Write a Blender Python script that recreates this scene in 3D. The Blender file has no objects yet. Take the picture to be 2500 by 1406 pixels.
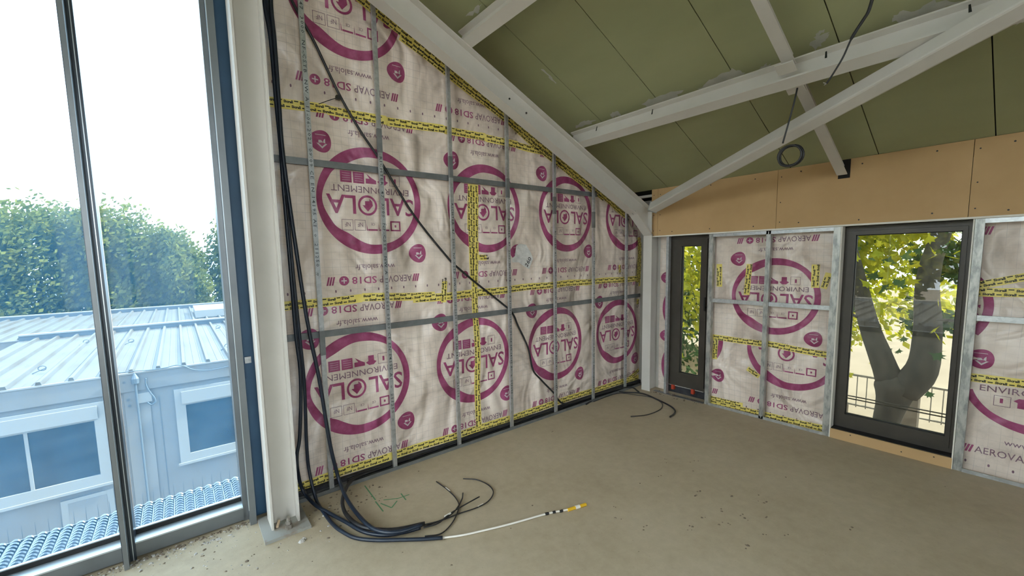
import bpy, bmesh, math, random
from mathutils import Vector, Matrix
rng = random.Random(7)
scene = bpy.context.scene
COL = scene.collection

# ------------------------------------------------------------------ camera
CAM = (-4.485780628828687, -2.9941212198001574, 1.6491024527152989)
YAW, PIT, ROL = 0.6542470333590309, -0.1008601209948053, -0.02165472230823144
FPX, PX, PY = 1017.603499112989, -36.713368372228615, 28.737459623777823
W, H = 2500, 1406
cf = Vector((math.sin(YAW)*math.cos(PIT), math.cos(YAW)*math.cos(PIT), math.sin(PIT)))
cr0 = Vector((math.cos(YAW), -math.sin(YAW), 0)); cu0 = cr0.cross(cf)
cr = cr0*math.cos(ROL)+cu0*math.sin(ROL); cu = -cr0*math.sin(ROL)+cu0*math.cos(ROL)
cd = bpy.data.cameras.new('camera'); co = bpy.data.objects.new('camera', cd); COL.objects.link(co)
co.matrix_world = Matrix(((cr.x, cu.x, -cf.x, CAM[0]), (cr.y, cu.y, -cf.y, CAM[1]), (cr.z, cu.z, -cf.z, CAM[2]), (0, 0, 0, 1)))
cd.sensor_width = 36; cd.lens = FPX/W*36; cd.shift_x = -PX/W; cd.shift_y = PY/W; cd.clip_start = .02; cd.clip_end = 300
scene.camera = co

# ------------------------------------------------------------------ light
SKY = 2.6
wd = bpy.data.worlds.new('world'); scene.world = wd; wd.use_nodes = True
bg = wd.node_tree.nodes['Background']; bg.inputs[0].default_value = (.84, .93, 1.0, 1); bg.inputs[1].default_value = SKY
sd = bpy.data.lights.new('sun', 'SUN'); sd.energy = 8.5; sd.color = (1, .90, .72); sd.angle = math.radians(1.0)
so = bpy.data.objects.new('sun', sd); COL.objects.link(so)
SUN_AZ, SUN_EL = math.radians(-5), math.radians(42)      # azimuth from +X
sv = Vector((math.cos(SUN_AZ)*math.cos(SUN_EL), math.sin(SUN_AZ)*math.cos(SUN_EL), math.sin(SUN_EL)))
so.rotation_euler = sv.to_track_quat('Z', 'Y').to_euler(); so.location = (8, -2, 12)
vs = scene.view_settings; vs.view_transform = 'Standard'; vs.look = 'None'; vs.gamma = 1; vs.use_curve_mapping = False
vs.exposure = 1.92

# ------------------------------------------------------------------ planes of the place
def ray(x, y): return cf*FPX+cr*(x-W/2-PX)+cu*(H/2+PY-y)
def hit(x, y, n, d):
    n = Vector(n); v = ray(x, y); c = Vector(CAM); t = (d-c.dot(n))/v.dot(n); return c+t*v
def onz(x, y, z=0.): return hit(x, y, (0, 0, 1), z)
def ony(x, y, Y): return hit(x, y, (0, 1, 0), Y)
def onx(x, y, X): return hit(x, y, (1, 0, 0), X)
K = .438; TH = math.atan(K)
DS = Vector((math.cos(TH), 0, -math.sin(TH)))     # down the roof slope
NS = Vector((math.sin(TH), 0, math.cos(TH)))      # roof normal
CZ = 2.4024                                        # ceiling height at x = 0
def ceil_z(x): return CZ-K*x if x > -4.6 else CZ+K*4.6+K*(x+4.6)
def sl(d, y, n): return DS*d+NS*n+Vector((0, y, 0))
def onN(x, y, n): return hit(x, y, NS, n)
YA = .085      # membrane plane of the back wall
XB = .09       # membrane plane of the right wall

# ------------------------------------------------------------------ materials
def nmat(name, col, rough=.6, metal=0., spec=.5):
    m = bpy.data.materials.new(name); m.use_nodes = True
    b = m.node_tree.nodes['Principled BSDF']
    b.inputs['Base Color'].default_value = (*col, 1); b.inputs['Roughness'].default_value = rough
    b.inputs['Metallic'].default_value = metal; b.inputs['Specular IOR Level'].default_value = spec
    return m
def N(m, t, **k):
    n = m.node_tree.nodes.new(t)
    for a, v in k.items(): setattr(n, a, v)
    return n
def L(m, a, b): m.node_tree.links.new(a, b)
def coords(m, scale=(1, 1, 1), space='Object'):
    if space == 'World':
        g = N(m, 'ShaderNodeNewGeometry'); src = g.outputs['Position']
    else:
        g = N(m, 'ShaderNodeTexCoord'); src = g.outputs['Object']
    mp = N(m, 'ShaderNodeMapping'); mp.inputs['Scale'].default_value = scale
    L(m, src, mp.inputs['Vector']); return mp.outputs[0]
def noise(m, vec, scale, detail=4, rough=.6, dist=0.):
    n = N(m, 'ShaderNodeTexNoise'); n.inputs['Scale'].default_value = scale; n.inputs['Detail'].default_value = detail
    n.inputs['Roughness'].default_value = rough; n.inputs['Distortion'].default_value = dist
    L(m, vec, n.inputs['Vector']); return n.outputs['Fac']
def ramp(m, fac, stops):
    r = N(m, 'ShaderNodeValToRGB'); el = r.color_ramp.elements
    el[0].position, el[0].color = stops[0][0], (*stops[0][1], 1)
    el[1].position, el[1].color = stops[-1][0], (*stops[-1][1], 1)
    for p, c in stops[1:-1]:
        e = el.new(p); e.color = (*c, 1)
    L(m, fac, r.inputs[0]); return r.outputs[0]
def bump(m, h, strength, dist=.01, normal=None):
    b = N(m, 'ShaderNodeBump'); b.inputs['Strength'].default_value = strength; b.inputs['Distance'].default_value = dist
    L(m, h, b.inputs['Height'])
    if normal is not None: L(m, normal, b.inputs['Normal'])
    return b.outputs[0]
def bs(m): return m.node_tree.nodes['Principled BSDF']
def noisy(name, c0, c1, scale, rough=.6, metal=0., bstr=0., stretch=(1, 1, 1), spec=.5, lo=.3, hi=.7):
    m = nmat(name, c0, rough, metal, spec); v = coords(m, stretch, 'World'); f = noise(m, v, scale)
    L(m, ramp(m, f, [(lo, c0), (hi, c1)]), bs(m).inputs['Base Color'])
    if bstr: L(m, bump(m, f, bstr), bs(m).inputs['Normal'])
    return m
def mixc(m, fac, a, b, mode='MIX'):
    x = N(m, 'ShaderNodeMix', data_type='RGBA', blend_type=mode)
    if isinstance(fac, float): x.inputs[0].default_value = fac
    else: L(m, fac, x.inputs[0])
    for i, q in ((6, a), (7, b)):
        if isinstance(q, tuple): x.inputs[i].default_value = (*q, 1)
        else: L(m, q, x.inputs[i])
    return x.outputs[2]
def math_(m, op, a, b=None):
    x = N(m, 'ShaderNodeMath', operation=op)
    for i, q in ((0, a), (1, b)):
        if q is None: continue
        if isinstance(q, (int, float)): x.inputs[i].default_value = q
        else: L(m, q, x.inputs[i])
    return x.outputs[0]

M = {}
# concrete floor
m = nmat('concrete', (.3, .28, .25), .75, 0, .3); v = coords(m, (1, 1, 1), 'World')
f1 = noise(m, v, 1.1, 5, .6); f2 = noise(m, v, 14, 6, .7); f3 = noise(m, v, 90, 3, .7)
base = ramp(m, f1, [(.3, (.38, .31, .205)), (.5, (.445, .37, .255)), (.72, (.505, .43, .315))])
base = mixc(m, .35, base, ramp(m, f2, [(.3, (.33, .27, .185)), (.7, (.535, .455, .33))]))
spk = ramp(m, f3, [(.28, (.55, .52, .48)), (.36, (1, 1, 1))])
L(m, mixc(m, .6, base, mixc(m, 1.0, base, spk, 'MULTIPLY')), bs(m).inputs['Base Color'])
hh = math_(m, 'ADD', math_(m, 'MULTIPLY', f2, .6), math_(m, 'MULTIPLY', f3, .3))
L(m, bump(m, hh, .25, .006), bs(m).inputs['Normal']); L(m, ramp(m, f2, [(.2, (.55,)*3), (.8, (.85,)*3)]), bs(m).inputs['Roughness'])
M['concrete'] = m
M['steel'] = noisy('painted_steel', (.58, .55, .50), (.64, .61, .56), 3, .45, 0, .03)
M['steel_rust'] = noisy('base_plate_steel', (.32, .32, .29), (.22, .14, .09), 9, .7, 0, .1, lo=.5, hi=.75)
M['bolt'] = noisy('zinc_bolt', (.45, .43, .40), (.28, .24, .2), 40, .4, .7)
# galvanised sheet
m = nmat('galvanised', (.5, .52, .53), .38, .75); v = coords(m, (1, 1, 1), 'World')
vo = N(m, 'ShaderNodeTexVoronoi'); vo.inputs['Scale'].default_value = 55; L(m, v, vo.inputs['Vector'])
ff = noise(m, v, 8, 4, .6)
c1 = mixc(m, .5, ramp(m, vo.outputs['Color'], [(.2, (.42, .44, .45)), (.8, (.62, .64, .65))]), ramp(m, ff, [(.3, (.40, .42, .43)), (.7, (.62, .63, .63))]))
L(m, c1, bs(m).inputs['Base Color']); L(m, ramp(m, ff, [(.3, (.28,)*3), (.7, (.5,)*3)]), bs(m).inputs['Roughness'])
M['galv'] = m
M['galv_dull'] = noisy('galvanised_rail', (.17, .18, .185), (.25, .26, .265), 10, .45, .5)
M['galv_white'] = noisy('galvanised_spotted', (.50, .50, .47), (.27, .28, .27), 26, .4, .6, 0, (1, 1, .35), lo=.42, hi=.62)
# membrane and its print share one crease relief
def crease(m):
    v = coords(m, (1, 1, 1), 'World')
    a = noise(m, v, 2.4, 2.2, .5, 1.0)
    v2 = coords(m, (2.6, 2.6, .8), 'World'); b = noise(m, v2, 1.5, 1, .4, .5)
    w = N(m, 'ShaderNodeTexNoise'); w.noise_type = 'RIDGED_MULTIFRACTAL' if hasattr(w, 'noise_type') else w.noise_type
    w.inputs['Scale'].default_value = 2.3; w.inputs['Detail'].default_value = 2; w.inputs['Distortion'].default_value = .9
    L(m, coords(m, (1.1, 1.1, .7), 'World'), w.inputs['Vector'])
    h = math_(m, 'ADD', math_(m, 'MULTIPLY', a, .9), math_(m, 'MULTIPLY', b, .9))
    h = math_(m, 'ADD', h, math_(m, 'MULTIPLY', w.outputs['Fac'], .08))
    fine = noise(m, v, 120, 2, .5)
    n1 = bump(m, h, 1.0, .12)
    return bump(m, fine, .12, .003, n1), v
m = nmat('membrane', (.6, .55, .52), .33, 0, .5); nrm, v = crease(m)
L(m, nrm, bs(m).inputs['Normal'])
sx = N(m, 'ShaderNodeSeparateXYZ'); L(m, v, sx.inputs[0])
hor = math_(m, 'ADD', sx.outputs[0], sx.outputs[1])
def gl(src, off):
    q = math_(m, 'FRACT', math_(m, 'ADD', math_(m, 'DIVIDE', src, .054), 100.0+off))
    return math_(m, 'LESS_THAN', q, .045)
grid = math_(m, 'MAXIMUM', gl(hor, 0), gl(sx.outputs[2], .3))
gn = noise(m, v, 3, 2); grid = math_(m, 'MULTIPLY', grid, ramp(m, gn, [(.35, (.1,)*3), (.65, (.5,)*3)]))
cn = ramp(m, noise(m, v, 3.4, 7, .68), [(.28, (.56, .465, .395)), (.5, (.78, .66, .57)), (.72, (.88, .765, .67))])
L(m, mixc(m, grid, cn, (.34, .30, .29)), bs(m).inputs['Base Color'])
M['membrane'] = m
m = nmat('membrane_print', (.24, .045, .125), .42, 0, .45); nrm, v = crease(m); L(m, nrm, bs(m).inputs['Normal'])
L(m, ramp(m, noise(m, v, 9, 4, .7), [(.3, (.26, .035, .105)), (.7, (.42, .10, .22))]), bs(m).inputs['Base Color'])
M['print'] = m
m = nmat('membrane_print_light', (.62, .55, .55), .45); nrm, v = crease(m); L(m, nrm, bs(m).inputs['Normal']); M['print_light'] = m
m = nmat('membrane_print_grey', (.23, .13, .17), .45); nrm, v = crease(m); L(m, nrm, bs(m).inputs['Normal']); M['print_grey'] = m
M['tape'] = noisy('yellow_tape', (.80, .64, .12), (.90, .76, .24), 12, .38, 0, .25)
M['ink'] = nmat('black_ink', (.018, .017, .016), .5)
M['ink_stud'] = nmat('stud_ink', (.04, .05, .06), .5)
M['foil'] = noisy('aluminium_foil', (.88, .88, .86), (.66, .66, .65), 20, .35, .3, .6)
M['green'] = noisy('green_plasterboard', (.32, .335, .185), (.38, .39, .225), 1.3, .8, 0, 0, (1, .35, 1), .2)
M['joint'] = nmat('dark_joint', (.012, .014, .010), .9)
M['plaster'] = noisy('plaster_smear', (.42, .43, .37), (.56, .55, .49), 8, .85)
M['beige'] = noisy('beige_plasterboard', (.50, .325, .155), (.56, .37, .185), 2.5, .8, 0, 0, (1, 1, 1), .25)
M['paper_edge'] = nmat('board_edge', (.78, .74, .66), .6)
M['frame'] = noisy('bronze_aluminium', (.046, .039, .031), (.066, .057, .046), 5, .42, .2)
M['gasket'] = nmat('black_gasket', (.008, .008, .008), .6)
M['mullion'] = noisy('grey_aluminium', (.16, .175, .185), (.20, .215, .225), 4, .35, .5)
M['mullion_shaded'] = noisy('shaded_aluminium', (.035, .045, .06), (.05, .065, .08), 4, .3, .4)  # shaded copy of the mullion grey, painting in its dark side
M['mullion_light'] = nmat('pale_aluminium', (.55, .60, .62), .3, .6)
M['bluepanel'] = noisy('dark_blue_membrane', (.04, .11, .20), (.055, .14, .25), 3, .5)
M['cable'] = noisy('black_cable', (.010, .010, .011), (.022, .022, .024), 20, .42)
M['conduit'] = noisy('flare_tinted_conduit', (.006, .012, .024), (.012, .021, .038), 9, .4)  # slight blue paints the lens flare over the black conduits
M['white_wire'] = nmat('white_wire', (.74, .70, .62), .45)
M['yellow_plastic'] = nmat('yellow_plastic', (.72, .42, .02), .4)
M['dirt'] = noisy('brown_dirt', (.13, .10, .07), (.24, .19, .14), 30, .95, 0, .4)
M['rubble'] = noisy('grey_rubble', (.30, .28, .25), (.55, .52, .48), 30, .9, 0, .4)
M['wood_chip'] = nmat('wood_chip', (.56, .42, .28), .7)
M['green_paint'] = nmat('green_chalk', (.10, .24, .12), .9)
M['red'] = nmat('red_shim', (.45, .05, .02), .5)
M['black'] = nmat('dark_void', (.010, .010, .010), .9)
M['wallcore'] = noisy('wall_core', (.30, .28, .25), (.36, .34, .30), 4, .9)
M['rear'] = noisy('dark_rear_wall', (.10, .10, .095), (.14, .14, .13), 3, .9)  # kept dark so the added walls bounce little light
M['insul'] = noisy('dark_insulation', (.02, .02, .025), (.045, .045, .05), 18, .95)
# glass
def glass(name, tint, refl, haze, hcol):
    m = bpy.data.materials.new(name); m.use_nodes = True; nt = m.node_tree; nt.nodes.clear()
    out = N(m, 'ShaderNodeOutputMaterial'); tr = N(m, 'ShaderNodeBsdfTransparent'); tr.inputs[0].default_value = (*tint, 1)
    gs = N(m, 'ShaderNodeBsdfGlossy'); gs.inputs['Roughness'].default_value = .0; gs.inputs[0].default_value = (1, 1, 1, 1)
    fr = N(m, 'ShaderNodeFresnel'); fr.inputs[0].default_value = 1.45
    fac = math_(m, 'MINIMUM', math_(m, 'MULTIPLY', fr.outputs[0], refl), 1.0)
    mx = N(m, 'ShaderNodeMixShader'); L(m, fac, mx.inputs[0]); L(m, tr.outputs[0], mx.inputs[1]); L(m, gs.outputs[0], mx.inputs[2])
    tl = N(m, 'ShaderNodeBsdfTranslucent'); tl.inputs[0].default_value = (*hcol, 1)
    nz = noise(m, coords(m, (1, 1, .25), 'World'), 5, 5, .7)
    hz = math_(m, 'MULTIPLY', ramp(m, nz, [(.3, (.6,)*3), (.75, (1.,)*3)]), haze)
    m2 = N(m, 'ShaderNodeMixShader'); L(m, hz, m2.inputs[0]); L(m, mx.outputs[0], m2.inputs[1]); L(m, tl.outputs[0], m2.inputs[2])
    L(m, m2.outputs[0], out.inputs[0]); return m
M['glass'] = glass('facade_glass', (.62, .695, .745), .15, .055, (.12, .45, .80))
M['glass4'] = glass('end_wall_glass', (.96, .97, .965), .8, .01, (.6, .85, 1.0))
M['glass2'] = glass('window_glass', (.50, .515, .49), 1.2, .004, (.9, .95, .9))
# outdoors
M['ground'] = noisy('pale_ground', (.19, .155, .115), (.25, .21, .16), 1.2, .95)
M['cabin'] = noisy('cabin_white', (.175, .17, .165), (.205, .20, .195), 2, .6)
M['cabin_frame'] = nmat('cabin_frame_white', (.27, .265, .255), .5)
M['cabin_glass'] = noisy('cabin_window', (.022, .030, .040), (.05, .065, .08), 2.2, .12, 0, 0, (1, 1, 2.5))
M['roofmetal'] = noisy('cabin_roof', (.125, .12, .11), (.085, .062, .04), 3.2, .45, .25, 0, (1, .4, 1), lo=.45, hi=.8)
M['grate'] = noisy('galvanised_grating', (.20, .22, .235), (.29, .31, .32), 20, .3, .7)
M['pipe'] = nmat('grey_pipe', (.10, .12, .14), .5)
M['bark'] = noisy('plane_bark', (.012, .011, .010), (.065, .057, .043), 9, .9, 0, .5, (1, 1, .4))
M['fence'] = nmat('fence_metal', (.22, .20, .17), .6)
M['timber'] = noisy('sunlit_timber', (.62, .50, .34), (.74, .62, .44), 12, .8, 0, 0, (1, 1, .15))
M['wallstone'] = noisy('garden_wall', (.12, .095, .07), (.2, .16, .12), 6, .9)
M['orange'] = nmat('orange_strap', (.9, .15, .02), .5)
def leafmat(name, c0, c1, trans):
    m = bpy.data.materials.new(name); m.use_nodes = True; nt = m.node_tree; nt.nodes.clear()
    out = N(m, 'ShaderNodeOutputMaterial'); d = N(m, 'ShaderNodeBsdfDiffuse'); t = N(m, 'ShaderNodeBsdfTranslucent')
    f = noise(m, coords(m, (1, 1, 1), 'World'), 2.5, 4, .7); c = ramp(m, f, [(.3, c0), (.7, c1)])
    L(m, c, d.inputs[0]); L(m, c, t.inputs[0])
    x = N(m, 'ShaderNodeMixShader'); x.inputs[0].default_value = trans; L(m, d.outputs[0], x.inputs[1]); L(m, t.outputs[0], x.inputs[2]); L(m, x.outputs[0], out.inputs[0])
    return m
M['leaf_far'] = leafmat('far_foliage', (.06, .085, .026), (.22, .21, .04), .45)
M['leaf'] = leafmat('sunlit_plane_leaf', (.20, .28, .028), (.58, .52, .04), .5)  # yellow in the leaf colour stands for sunlight through the leaves
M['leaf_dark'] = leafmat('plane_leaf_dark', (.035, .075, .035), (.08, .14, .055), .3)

# ------------------------------------------------------------------ mesh helpers
WL = {}
def wloc(o): return WL[o.name] if o is not None else Vector((0, 0, 0))
class MB:
    def __init__(s): s.v = []; s.f = []
    def add(s, vs, fs):
        b = len(s.v); s.v += [tuple(q) for q in vs]; s.f += [tuple(b+i for i in f) for f in fs]; return s
    def box(s, a, b):
        (x0, y0, z0), (x1, y1, z1) = a, b
        return s.add([(x0, y0, z0), (x1, y0, z0), (x1, y1, z0), (x0, y1, z0), (x0, y0, z1), (x1, y0, z1), (x1, y1, z1), (x0, y1, z1)],
                     [(0, 3, 2, 1), (4, 5, 6, 7), (0, 1, 5, 4), (1, 2, 6, 5), (2, 3, 7, 6), (3, 0, 4, 7)])
    def prism(s, prof, o, ax, ay, az, ln):
        o, ax, ay, az = Vector(o), Vector(ax), Vector(ay), Vector(az); n = len(prof)
        a = [o+ax*p+ay*q for p, q in prof]; b = [q+az*ln for q in a]
        return s.add(a+b, [tuple(range(n-1, -1, -1)), tuple(range(n, 2*n))]+[(i, (i+1) % n, n+(i+1) % n, n+i) for i in range(n)])
    def beam(s, p0, p1, up, prof):
        p0, p1 = Vector(p0), Vector(p1); z = (p1-p0); ln = z.length; z.normalize(); up = Vector(up)
        x = up.cross(z).normalized(); y = z.cross(x); return s.prism(prof, p0, x, y, z, ln)
    def tube(s, pts, r, n=8, cap=True):
        pts = [Vector(p) for p in pts]; rs = r if isinstance(r, (list, tuple)) else [r]*len(pts)
        b = len(s.v); ref = None
        for i, p in enumerate(pts):
            t = (pts[min(i+1, len(pts)-1)]-pts[max(i-1, 0)]).normalized()
            if ref is None: ref = t.orthogonal().normalized()
            ref = (ref-t*ref.dot(t)); ref = ref.normalized() if ref.length > 1e-6 else t.orthogonal().normalized()
            w = t.cross(ref)
            for k in range(n):
                a = 2*math.pi*k/n; s.v.append(tuple(p+(ref*math.cos(a)+w*math.sin(a))*rs[i]))
        for i in range(len(pts)-1):
            for k in range(n):
                k2 = (k+1) % n; s.f.append((b+i*n+k, b+i*n+k2, b+(i+1)*n+k2, b+(i+1)*n+k))
        if cap:
            s.f.append(tuple(b+k for k in range(n-1, -1, -1))); s.f.append(tuple(b+(len(pts)-1)*n+k for k in range(n)))
        return s
    def cyl(s, c, r, h, n=12): return s.tube([c, Vector(c)+Vector((0, 0, h))], r, n)
    def mesh(s, name):
        me = bpy.data.meshes.new(name); me.from_pydata(s.v, [], s.f); me.update(); return me
    def build(s, name, mat, parent=None, smooth=False, fix=False):
        xs = [q[0] for q in s.v]; ys = [q[1] for q in s.v]; zs = [q[2] for q in s.v]
        c = Vector(((min(xs)+max(xs))/2, (min(ys)+max(ys))/2, min(zs)))
        s.v = [(q[0]-c.x, q[1]-c.y, q[2]-c.z) for q in s.v]
        me = s.mesh(name)
        if fix:
            bm = bmesh.new(); bm.from_mesh(me); bmesh.ops.recalc_face_normals(bm, faces=bm.faces); bm.to_mesh(me); bm.free()
        if smooth:
            for p in me.polygons: p.use_smooth = True
        me.materials.append(M[mat] if isinstance(mat, str) else mat)
        o = bpy.data.objects.new(name, me); COL.objects.link(o); WL[o.name] = c
        if parent is not None: o.parent = parent
        o.location = c-wloc(parent); return o
def empty(name, loc):
    o = bpy.data.objects.new(name, None); o.empty_display_size = .1; COL.objects.link(o); o.location = loc; WL[o.name] = Vector(loc); return o
def tag(o, label=None, cat=None, group=None, kind=None):
    if label: o['label'] = label
    if cat: o['category'] = cat
    if group: o['group'] = group
    if kind: o['kind'] = kind
    return o
def inst(name, me, parent, loc, rot=(0, 0, 0), sc=(1, 1, 1)):
    o = bpy.data.objects.new(name, me); COL.objects.link(o); o.parent = parent
    o.location = Vector(loc)-wloc(parent); o.rotation_euler = rot; o.scale = sc; WL[o.name] = Vector(loc); return o
def bx(name, mat, a, b, parent=None): return MB().box(a, b).build(name, mat, parent)
def iprof(h, b, tw, tf, bottom=0.):
    w, t = b/2, tw/2; y0, y1 = bottom, bottom+h
    return [(-w, y0), (w, y0), (w, y0+tf), (t, y0+tf), (t, y1-tf), (w, y1-tf), (w, y1), (-w, y1), (-w, y1-tf), (-t, y1-tf), (-t, y0+tf), (-w, y0+tf)]
def smooth_path(pts, n=6):
    P = [Vector(p) for p in pts]; P = [P[0]*2-P[1]]+P+[P[-1]*2-P[-2]]; out = []
    for i in range(1, len(P)-2):
        a, b, c, d = P[i-1:i+3]
        for k in range(n):
            t = k/n; out.append(.5*((2*b)+(c-a)*t+(2*a-5*b+4*c-d)*t*t+(3*b-a-3*c+d)*t**3))
    out.append(P[-2]); return out
# lettering as flat mesh
_tc = {}
def glyphs(s, bold=0., space=1.0, res=2):
    k = (s, bold, space, res)
    if k in _tc: return _tc[k]
    cu_ = bpy.data.curves.new('lettering', 'FONT'); cu_.body = s; cu_.offset = bold; cu_.space_character = space; cu_.resolution_u = res
    o = bpy.data.objects.new('lettering', cu_); COL.objects.link(o); dg = bpy.context.evaluated_depsgraph_get(); dg.update()
    me = bpy.data.meshes.new_from_object(o.evaluated_get(dg))
    vs_ = [(q.co.x, q.co.y) for q in me.vertices]; fs = [tuple(p.vertices) for p in me.polygons]
    bpy.data.objects.remove(o); bpy.data.curves.remove(cu_); bpy.data.meshes.remove(me)
    x0 = min(q[0] for q in vs_); x1 = max(q[0] for q in vs_); y0 = min(q[1] for q in vs_); y1 = max(q[1] for q in vs_)
    _tc[k] = ([((x-x0)/(x1-x0), (y-y0)/(y1-y0)) for x, y in vs_], fs, (x1-x0), (y1-y0)); return _tc[k]
class Flat:
    """collects flat 2D print (a to the right, b up) before it is laid on a surface"""
    def __init__(s): s.v = []; s.f = []
    def add(s, vs, fs): b = len(s.v); s.v += vs; s.f += [tuple(b+i for i in f) for f in fs]; return s
    def rect(s, a0, b0, a1, b1, sh=0.): return s.add([(a0, b0), (a1, b0), (a1+sh, b1), (a0+sh, b1)], [(0, 1, 2, 3)])
    def poly(s, p): return s.add(list(p), [tuple(range(len(p)))])
    def frame(s, a0, b0, a1, b1, t):
        s.rect(a0, b0, a1, b0+t); s.rect(a0, b1-t, a1, b1); s.rect(a0, b0+t, a0+t, b1-t); return s.rect(a1-t, b0+t, a1, b1-t)
    def ring(s, c, fo, fi, n=72):
        vs = [];
        for i in range(n):
            t = 2*math.pi*i/n; vs += [fo(t), fi(t)]
        return s.add([(c[0]+x, c[1]+y) for x, y in vs], [(2*i, 2*((i+1) % n), 2*((i+1) % n)+1, 2*i+1) for i in range(n)])
    def disc(s, c, fo, n=36):
        return s.add([c]+[(c[0]+fo(2*math.pi*i/n)[0], c[1]+fo(2*math.pi*i/n)[1]) for i in range(n)], [(0, i+1, (i+1) % n+1) for i in range(n)])
    def text(s, t, a0, b0, w, h, bold=0., space=1.0, res=2):
        vs, fs, _, _ = glyphs(t, bold, space, res); return s.add([(a0+x*w, b0+y*h) for x, y in vs], fs)
    def lay(s, mb, fn, keep=None):
        P = [fn(a, b) for a, b in s.v]
        for f in s.f:
            if keep is not None and not all(keep(P[i]) for i in f): continue
            mb.add([P[i] for i in f], [tuple(range(len(f)))])
        return mb

# ------------------------------------------------------------------ membrane surface
def wr(u, v):
    return (.0045*math.sin(5.1*u+1.3*math.sin(2.2*v))*math.sin(3.3*v+.7*u)+.003*math.sin(11*u+4*v)+.003*math.sin(2.1*u-7*v))
def surfA(off): return lambda u, v: (u, YA-wr(u, v)-off, v)
def surfB(off, xb=XB): return lambda u, v: (xb-wr(u+9, v)-off, u, v)

def sheet(surf, u0, u1, v0, v1, top=None, step=.06):
    mb = MB(); nu = max(2, int(abs(u1-u0)/step)); nv = max(2, int((v1-v0)/step))
    for i in range(nu+1):
        u = u0+(u1-u0)*i/nu; vt = min(v1, top(u)) if top else v1
        for j in range(nv+1): mb.v.append(surf(u, v0+(max(vt, v0+.001)-v0)*j/nv))
    for i in range(nu):
        for j in range(nv):
            a = i*(nv+1)+j; mb.f.append((a, a+nv+1, a+nv+2, a+1))
    return mb

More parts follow.
